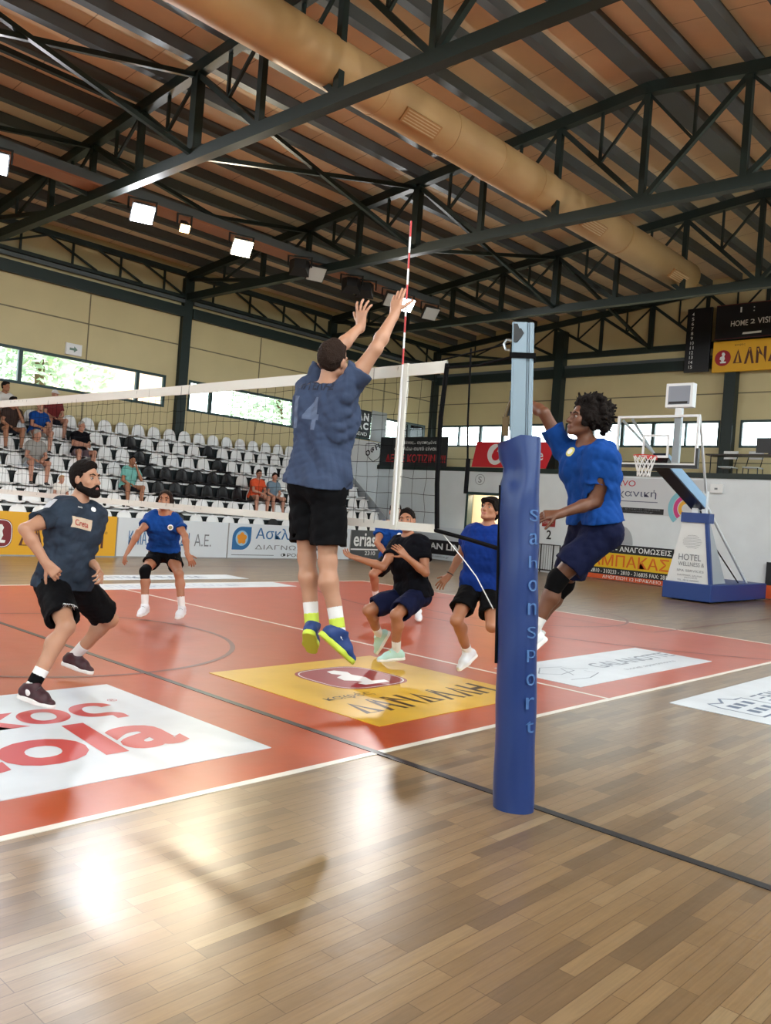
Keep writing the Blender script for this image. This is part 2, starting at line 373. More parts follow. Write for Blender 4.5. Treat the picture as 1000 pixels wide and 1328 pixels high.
for j, x in enumerate(COLX):
    if j < 2: continue
    t = thing('roof_truss', (x, RIDGE, ZB), {2: 'dark green roof truss cut off by the upper left corner', **TL}[j] if j != 2 else 'dark green roof truss cut off by the upper left corner', 'truss', 'roof trusses')
    m = MB()
    m.bar((x, 18.1, ztop(18.1)), (x, RIDGE, ztop(RIDGE)), .17, .2); m.bar((x, RIDGE, ztop(RIDGE)), (x, YN, ztop(YN)), .17, .2)
    obj('top_chord', m, GREEN, t)
    m = MB(); m.box(x-.09, x+.09, YN, 18.1, ZB-.1, ZB+.1)
    obj('bottom_chord', m, GREEN, t)
    for i, y in enumerate(NODES):
        if y < -5: continue
        big = i in (10, 4)
        m = MB(); w = .17 if big else .11
        m.box(x-w/2, x+w/2, y-w/2, y+w/2, ZB+.1, ztop(y)-.05)
        obj('post', m, GREEN, t)
        if y <= -3.5 or i == 14: continue
        y2 = NODES[i+1]
        m = MB()
        if y >= RIDGE-.1: a, b = (y2, ztop(y2)-.08), (y, ZB+.06)     # falls towards the ridge
        else: a, b = (y, ztop(y)-.08), (y2, ZB+.06)
        m.bar((x, a[0], a[1]), (x, b[0], b[1]), .09, .09)
        obj('diagonal', m, GREEN, t)
        ym, zm = (a[0]+b[0])/2, (a[1]+b[1])/2
        m = MB(); m.bar((x, ym, ztop(ym)-.06), (x, ym, zm), .05, .05)
        ye = b[0]; m.bar((x, ym, zm), (x, ye, ztop(ye)-.08), .05, .05)
        obj('sub_strut', m, GREEN, t)
    if j < 6: continue
BR = MB()
def brace(p, q, lab, w=.08):
    obj('cross_brace', MB().bar(p, q, w, w), GREEN, label=lab, cat='brace', group='roof braces')
BAY = {2: 'in the upper left corner bay', 3: 'left of the middle truss', 4: 'right of the middle truss', 5: 'in the last bay before the end wall'}
for j in (2, 3, 4, 5):
    for y, nm in ((9.15, 'above the attack zone'), (-1.65, 'above the near side')) + (((12.75, 'towards the far wall'),) if j in (2, 3) else ()):
        a, b = COLX[j], COLX[j+1]
        brace((a+.05, y, ztop(y)-.1), (b-.05, y, ZB+.05), 'falling cross brace %s, %s' % (BAY[j], nm))
        brace((a+.05, y+.05, ZB+.05), (b-.05, y+.05, ztop(y)-.1), 'rising cross brace %s, %s' % (BAY[j], nm))
    if j == 2:
        for y, nm in ((10.95, 'fourth node'), (14.55, 'second node')):
            brace((COLX[j], y, ztop(y)-.05), (COLX[j+1], y, ztop(y)-.05), 'level roof strut at the upper left, %s from the far wall' % nm, .09)
# columns
def column(x, y, w, d, h, lab):
    m = MB(); t = .03
    m.box(x-w/2, x+w/2, y-d/2, y-d/2+t, 0, h); m.box(x-w/2, x+w/2, y+d/2-t, y+d/2, 0, h); m.box(x-.03, x+.03, y-d/2+t, y+d/2-t, 0, h)
    m.box(x-w/2+.01, x-w/2+.025, y-d/2+t, y+d/2-t, 0, h); m.box(x+w/2-.025, x+w/2-.01, y-d/2+t, y+d/2-t, 0, h)
    obj('steel_column', m, GREEN, label=lab, cat='column', group='steel columns')
CL = {2: 'dark green column on the far wall beyond the left end of the photo', 3: 'dark green column on the far wall at the left edge, behind the spectators', 4: 'dark green column between the two big windows of the far wall',
      5: 'dark green column on the far wall behind the raised hand of the blocker', 6: 'dark green corner column behind the black banner'}
for j in (3, 4, 5, 6): column(COLX[j] - (.14 if j == 6 else 0), YF-.085, .3, .165, 7.9, CL[j])
for y, lab in ((12.38, 'dark green end wall column just right of the net pole'), (6.4, 'dark green end wall column under the scoreboard'), (.4, 'dark green end wall column right of the scoreboard')):
    column(XR-.16, y, .3, .34, 8.2, lab)
# lattice girders under the eaves
def girder(along, pos, a, b, lab):
    t = thing('eaves_girder', (a, pos, 6.75) if along == 0 else (pos, a, 6.75), lab, 'girder', 'eaves girders')
    P = (lambda s, z, o=0: (s, pos+o, z)) if along == 0 else (lambda s, z, o=0: (pos+o, s, z))
    m = MB(); m.bar(P(a, 6.9), P(b, 6.9), .12, .3); obj('lower_beam', m, GREEN, t)
    m = MB(); m.bar(P(a, 7.2, -.02), P(b, 7.2, -.02), .1, .1); obj('rail', m, STEEL, t)
    m = MB(); m.bar(P(a, 7.33), P(b, 7.33), .12, .09); obj('middle_chord', m, GREEN, t)
    k = 4; w = (b-a)/k
    for i in range(k):
        m = MB(); m.bar(P(a+w*i+w/2, 7.37), P(a+w*i+w/2, 7.95), .05, .05)
        if i in (0, 3): m.bar(P(a+w*i, 7.38 if i == 0 else 7.95), P(a+w*i+w, 7.95 if i == 0 else 7.38), .05, .05)
        else: m.bar(P(a+w*i, 7.95), P(a+w*i+w, 7.38), .05, .05)
        obj('web_member', m, GREEN, t)
    m = MB(); m.bar(P(a, 8.0), P(b, 8.0), .14, .14); obj('upper_chord', m, GREEN, t)
for j, lab in ((2, 'eaves girder on the far wall left of the photo edge'), (3, 'eaves girder above the left big window of the far wall'), (4, 'eaves girder above the second big window of the far wall'), (5, 'eaves girder on the far wall next to the corner')):
    girder(0, YF-.14, COLX[j]+.16, COLX[j+1]-.16, lab)
for (a, b), lab in zip(list(zip(RY[1:4], RY[:3])), ('eaves girder on the end wall between corner and net pole', 'eaves girder on the end wall behind the jumping spiker', 'eaves girder on the end wall behind the scoreboard')):
    t = thing('eaves_girder', (XR-.15, a, 6.75), lab.replace('eaves girder', 'horizontal wall beam'), 'girder', 'end wall beams')
    m = MB(); m.box(XR-.2, XR-.08, a+.2, b-.2, 6.6, 6.9); obj('lower_beam', m, GREEN, t)
    m = MB(); m.box(XR-.2, XR-.1, a+.2, b-.2, 6.9, 7.0); obj('rail', m, STEEL, t)
# duct
t = thing('air_duct', (6, 5.8, 7.95), 'wide round tan air duct slanting across the upper part of the roof', 'duct')
m = MB(); pts = []; rs = []
m.tube([(x, 5.8, 7.97) for x in (XL, 3, 8, 12, 16.6)], .37, 32, cap=True)
obj('duct_body', m, DUCTM, t, smooth=True)
for x in (-1, 1.6, 5.2, 6.9, 8.2, 9.5, 13.0):
    m = MB(); m.tube([(x-.03, 5.8, 7.97), (x+.03, 5.8, 7.97)], .378, 32); obj('joint_ring', m, DUCTM, t, smooth=False)
def vent(x):
    m = MB(); c = Vector((x, 5.8-.26, 7.97-.27)); n = Vector((0, -.69, -.72)); v = X.cross(n)
    m.obox(c, X*.42, v*.12, n*.02)
    f = obj('air_vent', m, mat('vent_tan', rgb(176, 136, 90), .5), t)
    g = MB()
    for i in range(5): g.obox(c+v*(-.09+.045*i)+n*.02, X*.38, v*.008, n*.008)
    obj('vent_slat', g, mat('vent_slat_grey', rgb(208, 186, 150), .5), f)
vent(6.0); vent(11.5); vent(15.6)
# lighting tray and floodlights
t = thing('cable_tray', (6, 12.4, 7.45), 'long brown box tray carrying the floodlights across the trusses', 'tray')
m = MB(); m.box(XL, 14.6, 12.2, 12.7, 7.46, 7.5); obj('tray_bottom', m, TRAYM, t)
for y in (12.2, 12.66):
    m = MB(); m.box(XL, 14.6, y, y+.04, 7.5, 7.68); obj('side_rail', m, STEEL, t)
HOUS = mat('floodlight_black', rgb(24, 26, 28), .45); LENSOFF = mat('lens_unlit', rgb(190, 194, 192), .15)
def emis(name, c, s): return mat(name, c, emit=s)
def floodlight(x, y, lit, lab, tgt, size=.2, energy=LAMP_W, col=(1, .97, .92), zc=7.22):
    t = thing('floodlight', (x, y, 7.46), lab, 'floodlight', 'floodlights on the tray')
    c = Vector((x, y, zc)); d = (Vector(tgt)-c).normalized(); a = d.cross(Z).normalized(); b = a.cross(d)
    m = MB(); m.bar(c-a*(size+.04)+Z*0, c-a*(size+.04)+Z*.24, .03, .03); m.bar(c+a*(size+.04), c+a*(size+.04)+Z*.24, .03, .03); m.bar(c-a*(size+.06)+Z*.24, c+a*(size+.06)+Z*.24, .03, .03)
    obj('yoke', m, HOUS, t)
    m = MB(); f = [c+d*.1+a*i*size+b*j*size*.85 for j in (-1, 1) for i in (-1, 1)]; k = [c-d*.16+a*i*size*.55+b*j*size*.5 for j in (-1, 1) for i in (-1, 1)]
    m.add(k+f, [(0, 2, 3, 1), (0, 1, 5, 4), (2, 6, 7, 3), (0, 4, 6, 2), (1, 3, 7, 5), (4, 5, 7, 6)]); obj('housing', m, HOUS, t)
    m = MB(); m.obox(c+d*.112, a*size*.88, b*size*.74, d*.01)
    obj('lens', m, lit if lit else LENSOFF, t)
    if lit:
        l = bpy.data.lights.new('flood_light', 'AREA'); l.shape = 'DISK'; l.size = size*1.6; l.energy = energy; l.color = col[:3]; l.spread = PI*.95
        lo = bpy.data.objects.new('flood_light', l); lo.matrix_world = Matrix.Translation(c+d*.135) @ Matrix((a, b, -d)).transposed().to_4x4(); put2(lo, t)
def put2(o, parent):
    mw = o.matrix_world.copy(); COL.objects.link(o); o.parent = parent; o.matrix_parent_inverse = WM(parent).inverted(); o.matrix_basis = mw
WL = emis('lens_cool_white', (.86, .94, 1, 1), 60); YL = emis('lens_warm_white', (1, .86, .6, 1), 45); OL = emis('lens_orange', (1, .55, .2, 1), 25)
FL = [(2.05, WL, 'lit floodlight cut by the left edge of the photo', (1, .95, 1)), (5.0, WL, 'brightest cool white floodlight at the left, above the far stand', (.92, .96, 1)), (6.0, OL, 'small orange glowing floodlight between the two bright ones', (1, .6, .3)),
      (7.5, YL, 'warm yellow-white floodlight right of the small orange one', (1, .88, .66)), (9.25, None, 'unlit floodlight on the tray, first right of the warm one', 0), (9.75, None, 'unlit floodlight with a pale square lens near the middle truss', 0),
      (11.0, None, 'dark unlit floodlight on the tray behind the middle truss, left one', 0), (11.5, None, 'dark unlit floodlight on the tray behind the middle truss, right one', 0), (12.5, None, 'unlit floodlight with pale lens beside the raised hand of the blocker', 0),
      (13.05, WL, 'lit white floodlight right behind the net antenna', (1, .97, .93)), (14.1, None, 'unlit floodlight at the right end of the tray', 0)]
for x, l, lab, c in FL:
    small = l is OL
    tg = (x-2.5, 4.5, 0) if l or x in (9.75, 12.5, 14.1) else (x+3, 16, 6.0)
    floodlight(x, 12.12, l, lab, tg, size=.11 if small else .24, energy=40 if small else LAMP_W, col=c or (1, 1, 1))
for i, x in enumerate((-9, -5.5, -2, 1.5, 5, 9, 13)):   # the second row of lamps, behind the camera
    floodlight(x, -4.7, YL if i % 2 else WL, '%s floodlight from the left on the tray behind the camera' % ORD[i], (x+1, 3.5, 0), col=(1, .93, .82) if i % 2 else (.95, .97, 1))
for i, x in enumerate((-9, -5.5, -1.5)):
    floodlight(x, 12.12, WL, '%s floodlight of the far tray, out of frame at left' % ORD[i], (x+1, 4.5, 0), col=(.97, .98, 1))
t = thing('cable_tray', (0, -4.9, 7.45), 'brown box tray for floodlights on the near side', 'tray'); m = MB(); m.box(XL, 14.6, -5.2, -4.7, 7.46, 7.5); obj('tray_bottom', m, TRAYM, t)
INKG0 = mat('mark_grey_green', rgb(110, 136, 124), .5)
t = thing('exit_sign', on(95, 449, 1, YF-.05), 'small white emergency sign box above the left big window', 'sign')
c = on(95, 452, 1, YF-.03); m = MB(); m.box(c.x-.22, c.x+.22, YF-.08, YF-.002, 5.03, 5.33); obj('sign_box', m, WHITE, t)
m = MB(); m.prism([(-.12, -.02), (.0, -.02), (.0, -.07), (.1, .01), (.0, .09), (.0, .04), (-.12, .04)], (c.x, YF-.08, 5.17), X, Z, .004); obj('arrow_mark', m, INKG0, t)
# ---- outside: ground, trees and a terracotta house seen through the far windows
obj('ground', MB().box(-60, 80, -60, 80, -.6, -.25), mat('outdoor_ground', rgb(150, 140, 110), .9, noise=.1), kind='structure')
def tree(x, y, h, r, lab, seed):
    random.seed(seed); t = thing('leafy_tree', (x, y, -.25), lab, 'tree', 'trees outside the windows')
    obj('trunk', MB().tube([(x, y, -.25), (x+.2, y, h*.35), (x, y+.1, h*.6)], [.3, .22, .15], 8), mat('bark', rgb(96, 78, 60), .9), t)
    m = MB()
    for i in range(4200):
        a, b, q = random.uniform(0, 2*PI), random.uniform(-1, 1), random.random()**.4
        s = math.sqrt(1-b*b); c = Vector((x+r*q*s*math.cos(a), y+r*q*s*math.sin(a), h*.68+h*.36*q*b))
        u = Vector((random.uniform(-1, 1), random.uniform(-1, 1), random.uniform(-.6, .6))).normalized(); w = u.orthogonal().normalized(); L = random.uniform(.1, .24)
        m.add([c-u*L, c+w*L*.5, c+u*L, c-w*L*.5], [(0, 1, 2, 3)])
    obj('foliage', m, mat('leaves_hazed_green', rgb(178, 198, 172), .7, noise=.25, nscale=.7), t)  # haze and overexposure are mixed into the pale leaf colour
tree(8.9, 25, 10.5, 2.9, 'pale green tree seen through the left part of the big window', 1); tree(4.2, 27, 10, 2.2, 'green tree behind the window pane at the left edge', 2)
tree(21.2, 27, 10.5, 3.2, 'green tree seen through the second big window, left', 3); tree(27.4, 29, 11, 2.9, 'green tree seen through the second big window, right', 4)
t = thing('house', (15, 32, -.25), 'terracotta house outside, seen through the left big window', 'house')
obj('house_wall', MB().box(12.7, 18.2, 30, 36, -.25, 10.5), mat('terracotta_render', rgb(232, 186, 160), .8, noise=.06), t)
m = MB(); m.prism([(-.4, 0), (6.4, 0), (3, 1.6)], (12.4, 30, 10.5), (0, 1, 0), (0, 0, 1), 4.6); obj('house_roof', m, mat('roof_tiles', rgb(170, 92, 66), .8), t)
# ================================================================== the stand with its seats
TZ0, TZS, TY0, TYS = .69, .39, 14.33, .52
XS0, XS1 = 1.2, 16.1
RISER = mat('stand_dark', rgb(24, 36, 40), .6); EDGE = mat('stand_edge_white', rgb(222, 226, 228), .5); PANELG = mat('grey_end_panel', rgb(150, 156, 162), .5)
st = thing('spectator_stand', (9, 16, 0), 'stepped dark spectator stand along the far wall', 'stand')
for k in range(7):
    y0 = TY0+TYS*k; z = TZ0+TZS*k
    m = MB(); m.box(XS0, XS1-.05, y0, y0+TYS if k < 6 else 17.92, max(0, z-TZS), z-.03); obj('step', m, RISER, st)
    m = MB(); m.box(XS0, XS1-.05, y0-.02, y0+TYS-.03 if k < 6 else 17.92, z-.03, z); obj('step_board', m, RISER, st)
    m = MB(); m.box(XS0, XS1-.05, y0-.035, y0-.02, z-.05, z-.005); obj('step_edge', m, EDGE, st)
m = MB(); pr = [(TY0-.05, 0), (17.92, 0), (17.92, 3.4)]
for k in range(6, -1, -1): pr += [(TY0+TYS*k, TZ0+TZS*k+.12)]
m.prism(pr, (XS1-.05, 0, 0), Y, Z, .05); obj('end_panel', m, PANELG, st)
m = MB(); m.box(XS0, XS1-.05, TY0-.05, TY0, .0, .3); obj('front_panel', m, PANELG, st)
def seat_mesh():
    prof = [(-.40, .03, .40), (-.385, .055, .42), (-.3, .06, .43), (-.2, .05, .43), (-.1, .045, .43), (-.04, .06, .43), (-.015, .1, .42), (0, .17, .405), (.01, .25, .375), (.018, .31, .33), (.024, .355, .25), (.028, .385, .14), (.03, .392, .04)]
    n = 9; top, bot = [], []
    for y, z, w in prof:
        top.append([Vector((w*(i/(n-1)-.5), y + (.025*(2*abs(i/(n-1)-.5))**2*-1 if z > .08 else 0), z + (.018*(2*abs(i/(n-1)-.5))**2 if z < .08 else 0))) for i in range(n)])
    for r in top: bot.append([p + Vector((0, .016, -.016)) for p in r])
    m = MB(); m.grid(top); o = len(m.v); m.grid(bot); h, w = len(top), n
    m.f[-(h-1)*(w-1):] = [f[::-1] for f in m.f[-(h-1)*(w-1):]]
    per = [(0, j) for j in range(w)] + [(i, w-1) for i in range(1, h)] + [(h-1, j) for j in range(w-2, -1, -1)] + [(i, 0) for i in range(h-2, 0, -1)]
    for a, b in zip(per, per[1:]+per[:1]):
        A, B = a[0]*w+a[1], b[0]*w+b[1]; m.f.append((B, A, A+o, B+o)); m.m.append(0)
    m.box(-.16, .16, -.3, .0, -.005, .035)
    return m
proto = {}
for nm, mt in (('w', WHITE), ('b', BLACK)):
    me = bpy.data.meshes.new('stadium_seat'); sm = seat_mesh(); me.from_pydata(sm.v, [], sm.f); me.materials.append(mt)
    me.polygons.foreach_set('use_smooth', [True]*len(me.polygons)); me.validate(); proto[nm] = me
ROWN = ['front row', 'second row from the front', 'third row from the front', 'fourth row from the front', 'third row from the back', 'second row from the back', 'back row']
SEATX = [15.75-.508*i for i in range(29)]
SEATX = [x for x in SEATX if x > 1.4]
SEATS = {}
for k in range(7):
    for i, x in enumerate(SEATX):
        if k < 6 and x < 2.6: continue
        blk = (k == 3 and 8.0 < x < 10.95) or (k == 2 and 8.0 < x < 11.1) or (k in (4, 5) and (7.85 < x < 8.35 or 10.3 < x < 10.8)) or (k == 0 and (8.1 < x < 8.6 or 10.75 < x < 11.2)) or (k in (2, 3) and x < 4.6 and i % 3 == 0)
        o = bpy.data.objects.new('stadium_seat', proto['b' if blk else 'w']); o.location = (x, TY0+.41+TYS*k, TZ0+TZS*k)
        COL.objects.link(o); SEATS[(k, i)] = o
        tag(o, '%s plastic stadium seat, %s from the right end of the %s' % ('black' if blk else 'white', ORD[i], ROWN[k]), 'seat', 'seats of the stand, ' + ROWN[k])

# ---- advertising boards on the floor before the stand
YEL = mat('advert_yellow', rgb(226, 170, 30), .45); DRED = mat('emblem_dark_red', rgb(120, 26, 36), .5); BROWN = mat('letter_brown', rgb(88, 44, 22), .5)
ADW = mat('advert_white', rgb(214, 222, 230), .5); INKB = mat('ink_blue', rgb(40, 104, 160), .5); INKG = mat('ink_grey', rgb(120, 124, 132), .5); INKK = mat('ink_black', rgb(20, 20, 24), .5)
ORNG = mat('advert_orange', rgb(232, 150, 40), .5); RED = mat('sign_red', rgb(206, 22, 40), .45); INKW = mat('ink_white', rgb(236, 238, 238), .5); BGREY = mat('board_grey_frame', rgb(150, 150, 150), .4)
def board(x0, x1, zt, material, lab):
    t = thing('advert_board', ((x0+x1)/2, 14.1, 0), lab, 'advert board', 'advert boards before the stand')
    m = MB(); m.box(x0, x1, 14.1, 14.15, .02, zt); obj('panel', m, material, t)
    m = MB(); m.box(x0, x1, 14.095, 14.155, 0, .03); m.box(x0-.012, x0+.012, 14.095, 14.155, 0, zt); obj('frame', m, BGREY, t)
    for x in (x0+.3, x1-.3): m = MB(); m.bar((x, 14.16, zt*.8), (x, 14.25, .01), .03, .03); obj('stay', m, BGREY, t)
    return t
OB = (0, 14.095, 0)
def figure(cx, cy, s):   # small seated figure with a cup, as on the emblem
    return [[(cx+s*a, cy+s*b) for a, b in ((-.3, -.75), (.45, -.75), (.5, -.55), (.15, -.5), (.3, -.15), (.2, .2), (.32, .45), (.15, .72), (-.1, .7), (-.18, .45), (-.05, .25), (-.35, .1), (-.42, -.2), (-.2, -.35), (-.15, -.5), (-.35, -.55))]]
def shield(cx, cy, rx, ry, p=3.0, n=40):
    out = []
    for i in range(n):
        a = 2*PI*i/n; c, s = math.cos(a), math.sin(a); out.append((cx+rx*math.copysign(abs(c)**(2/p), c), cy+ry*math.copysign(abs(s)**(2/p), s)))
    return out
t = board(2.6, 6.08, .93, YEL, 'yellow advert board with red emblem and brown Greek lettering at the left edge')
m = MB(); flat(m, shield(3.45, .47, .27, .3), OB, X, Z); e = obj('emblem', m, DRED, t)
m = MB(); band(m, shield(3.45, .47, .25, .28), .015, (0, 14.092, 0), X, Z, closed=True)
for f in figure(3.45, .47, .26): flat(m, f, (0, 14.091, 0), X, Z)
obj('emblem_figure', m, INKW, e)
m = MB(); word(m, 'ΔΑΝΔΑΛΗ', OB, X, Z, 3.85, .2, 1.92, .38, .03); write(m, '®', OB, X, Z, 5.8, .52, .06, .06); obj('lettering', m, BROWN, t)
t = board(6.1, 9.2, .92, ADW, 'white advert board with blue and grey lettering behind the far blue-shirted player')
m = MB(); write(m, 'Κ.ΜΑΤΣΑΓΓΟΥΖΗ', OB, X, Z, 6.4, .3, 1.65, .33, .01); obj('lettering', m, INKB, t)
m = MB(); write(m, 'Α.Ε.', OB, X, Z, 8.2, .3, .5, .3, 0); obj('lettering', m, INKG, t)
t = board(9.22, 13.6, .92, ADW, 'white advert board with blue drop emblem and orange flower')
m = MB(); pts = [(9.65+.3*math.cos(a), .54+.3*math.sin(a)) for a in np.linspace(PI/2, 2*PI, 24)] + [(9.95, .84)]
pts = [(9.35, .24)] + [(9.65+.3*math.cos(a), .54+.3*math.sin(a)) for a in np.linspace(1.5*PI, 2*PI, 10)] + [(9.95, .84)] + [(9.65+.3*math.cos(a), .54+.3*math.sin(a)) for a in np.linspace(PI/2, PI, 10)]
flat(m, pts, OB, X, Z); e = obj('emblem', m, INKB, t)
m = MB(); flat(m, ell(9.65, .54, .2, .2), (0, 14.092, 0), X, Z); obj('emblem_ring', m, mat('pale_blue', rgb(150, 190, 215), .5), e)
m = MB()
for i in range(5): a = i*2*PI/5+PI/2; flat(m, ell(9.65+.09*math.cos(a), .54+.09*math.sin(a), .07, .07, 12), (0, 14.089, 0), X, Z)
flat(m, ell(9.65, .54, .07, .07, 12), (0, 14.088, 0), X, Z); obj('flower', m, ORNG, e)
m = MB(); write(m, 'Ασκληπιός', OB, X, Z, 10.1, .46, 2.4, .38, .006); obj('lettering', m, INKB, t)
m = MB(); write(m, 'ΔΙΑΓΝΩΣΤΙΚΟ', OB, X, Z, 10.1, .26, 2.6, .12); obj('lettering', m, INKG, t)
m = MB(); write(m, 'ΦΡΟΝΤΙΔΑ', OB, X, Z, 11.0, .07, 1.3, .1); m.box(9.35, 10.75, 14.093, 14.097, .1, .112); obj('lettering', m, INKK, t)
t = board(13.62, 15.0, .9, mat('advert_dark', rgb(70, 76, 80), .5), 'dark grey advert board with white lettering between blocker and far players')
m = MB(); write(m, 'erias', OB, X, Z, 13.75, .42, .95, .4, .02); write(m, '2310', OB, X, Z, 14.25, .16, .45, .12, .01); m.box(13.65, 14.8, 14.092, 14.097, .31, .35); obj('lettering', m, INKW, t)
# board before the white wall, right of the stand
t = thing('advert_board', (18.3, 14.4, 0), 'white advert board with black strip and white lettering before the end wall', 'advert board', 'advert boards before the stand')
m = MB(); m.box(18.3, 18.34, 12.7, 16.2, .02, 1.12); obj('panel', m, ADW, t)
OX = lambda x: (x, 0, 0)
m = MB(); m.box(18.292, 18.3, 13.0, 16.0, .2, .68); e = obj('strip', m, mat('strip_black', rgb(30, 28, 34), .5), t)
m = MB(); write(m, 'JORDAN LINE', OX(18.288), -Y, Z, -15.95, .3, 2.5, .28, .03); obj('lettering', m, INKW, e)
m = MB(); write(m, 'www.oanline.gr', OX(18.296), -Y, Z, -15.1, .08, 1.0, .08); obj('lettering', m, INKG, t)

# ---- banners
def banner(name, x0, y_l, y_r, z0, z1, material, lab, cat='banner', skew=0, d=.03):
    t = thing(name, (x0, (y_l+y_r)/2, z0), lab, cat)
    m = MB(); m.prism([(-y_l, z0), (-y_r+skew, z0), (-y_r, z1), (-y_l+skew, z1)] if skew else [(-y_l, z0), (-y_r, z0), (-y_r, z1), (-y_l, z1)], OX(x0), -Y, Z, d); obj('panel', m, material, t)
    return t
GX = XW-.08
t = thing('sponsor_sign', (GX, 12, 3.2), 'red slanted sign with white ring standing on the gallery edge behind the pole', 'sign')
m = MB(); m.prism([(-13.66, 3.21), (-10.8, 3.21), (-10.45, 4.04), (-13.5, 4.04)], OX(GX), -Y, Z, .04); obj('panel', m, RED, t)
m = MB(); flat(m, ell(-12.72, 3.63, .32, .34, 32), OX(GX-.044), -Y, Z); e = obj('emblem', m, INKW, t)
m = MB(); flat(m, ell(-12.70, 3.58, .155, .15, 24), OX(GX-.048), -Y, Z); flat(m, [(-12.84, 3.62), (-12.78, 3.76), (-12.66, 3.87), (-12.54, 3.9), (-12.6, 3.82), (-12.66, 3.72), (-12.6, 3.62)], OX(GX-.049), -Y, Z); obj('emblem_mark', m, RED, e)
m = MB(); write(m, 'vodafone', OX(GX-.044), -Y, Z, -12.3, 3.46, 1.4, .34, .01); obj('lettering', m, INKW, t)
BBK = mat('banner_black', rgb(26, 30, 34), .6)
t = banner('hanging_banner', GX, 17.9, 14.75, 3.17, 4.22, BBK, 'black banner with white and red Greek lettering hung on the gallery edge in the corner')
m = MB(); write(m, 'Μάνος... αγαπημένε', OX(GX-.036), -Y, Z, -16.85, 3.94, 1.6, .15, .006); write(m, 'σου λέω αυτό είναι...', OX(GX-.036), -Y, Z, -17.2, 3.74, 2.1, .14, .006); obj('lettering', m, INKW, t)
m = MB(); write(m, 'ΔΕ ΣΕ ΚΟΤΙΖΙΝΕ!!!', OX(GX-.036), -Y, Z, -17.6, 3.32, 2.8, .28, .012); obj('lettering', m, mat('letter_red', rgb(196, 40, 48), .5), t)
def fbanner(x0, x1, z0, z1, material, lab, name='hanging_banner', y=YF-.06):
    t = thing(name, ((x0+x1)/2, y, z0), lab, 'banner'); m = MB(); m.box(x0, x1, y, y+.03, z0, z1); obj('panel', m, material, t); return t
t = fbanner(16.0, 18.12, 4.12, 5.1, BBK, 'black banner with white capital lettering hung before the far window')
m = MB(); OF = (0, YF-.066, 0)
word(m, 'STEVAN', OF, X, Z, 16.2, 4.72, 1.8, .28, .05); word(m, 'KOVAC', OF, X, Z, 16.5, 4.4, 1.5, .26, .05); write(m, 'LEGEND', OF, X, Z, 17.1, 4.18, .85, .13, .01); obj('lettering', m, INKW, t)
fbanner(18.16, 18.95, 4.05, 5.15, mat('banner_grey', rgb(170, 174, 176), .6), 'plain pale grey banner beside the black banner on the far wall')
t = fbanner(16.2, 19.1, 3.25, 4.02, mat('banner_white', rgb(222, 224, 224), .6), 'white cloth banner with black crest under the grey banner')
m = MB(); sh = [(17.95, 3.9), (18.35, 3.97), (18.8, 3.9), (18.78, 3.6), (18.62, 3.42), (18.38, 3.3), (18.14, 3.42), (17.97, 3.6)]
band(m, sh, .03, OF, X, Z, closed=True); q = Vector((.86, 0, .5)).normalized()
word(m, 'ΟΦΗ', Vector((18.02, YF-.07, 3.44)), q, Vector((-q.z, 0, q.x)), 0, 0, .8, .2, .04); obj('crest', m, INKK, t)
# yellow and black banner along the foot of the end wall
KX = XW-.04
t = banner('floor_banner', KX, 9.42, 6.5, .02, 1.06, BBK, 'black, yellow and orange tyre banner at the foot of the end wall')
m = MB(); m.prism([(-9.42, .36), (-6.5, .36), (-6.5, .8), (-9.42, .8)], OX(KX-.031), -Y, Z, .003); e = obj('yellow_band', m, mat('banner_yellow', rgb(232, 190, 30), .5), t)
m = MB(); write(m, 'ΚΑΜΠΑΚΑΣ', OX(KX-.038), -Y, Z, -9.3, .42, 2.7, .33, .008); obj('lettering', m, mat('letter_orange', rgb(222, 104, 24), .5), e)
m = MB(); m.prism([(-9.42, .02), (-6.5, .02), (-6.5, .16), (-9.42, .16)], OX(KX-.031), -Y, Z, .003); e = obj('orange_band', m, mat('banner_orange', rgb(214, 88, 40), .5), t)
m = MB(); write(m, 'ΑΝΩΓΕΙΩΝ 12 ΗΡΑΚΛΕΙΟ', OX(KX-.038), -Y, Z, -8.6, .05, 1.8, .09, .005); obj('lettering', m, INKW, e)
m = MB(); write(m, 'ΕΛΑΣΤΙΚΑ - ΑΝΑΓΟΜΩΣΕΙΣ', OX(KX-.036), -Y, Z, -9.35, .86, 2.8, .15, .015); write(m, 'ΤΗΛ. 2810 - 310233 - 2810 - 316835 FAX: 2810', OX(KX-.036), -Y, Z, -9.35, .2, 2.8, .12, .008); obj('lettering', m, INKW, t)
# pale banner with a technical firm's name, partly behind the hoop stand
t = banner('wall_banner', XW, 9.0, 5.75, 1.97, 3.0, mat('banner_pale', rgb(206, 208, 212), .55), 'pale banner with red and blue Greek lettering high on the white end wall', d=.015)
m = MB(); write(m, 'TEXVO', OX(XW-.02), -Y, Z, -8.75, 2.76, .95, .17, .004); obj('lettering', m, mat('letter_crimson', rgb(190, 40, 62), .5), t)
m = MB(); write(m, 'μηχανική', OX(XW-.02), -Y, Z, -8.75, 2.42, 1.6, .25, .002); m.prism([(-8.75, 2.32), (-7.1, 2.32), (-7.1, 2.34), (-8.75, 2.34)], OX(XW-.0155), -Y, Z, .003); obj('lettering', m, mat('letter_navy', rgb(70, 74, 104), .5), t)
m = MB(); m.prism([(-8.6, 1.99), (-6.9, 1.99), (-6.9, 2.15), (-8.6, 2.15)], OX(XW-.0155), -Y, Z, .003); e = obj('black_strip', m, INKK, t)
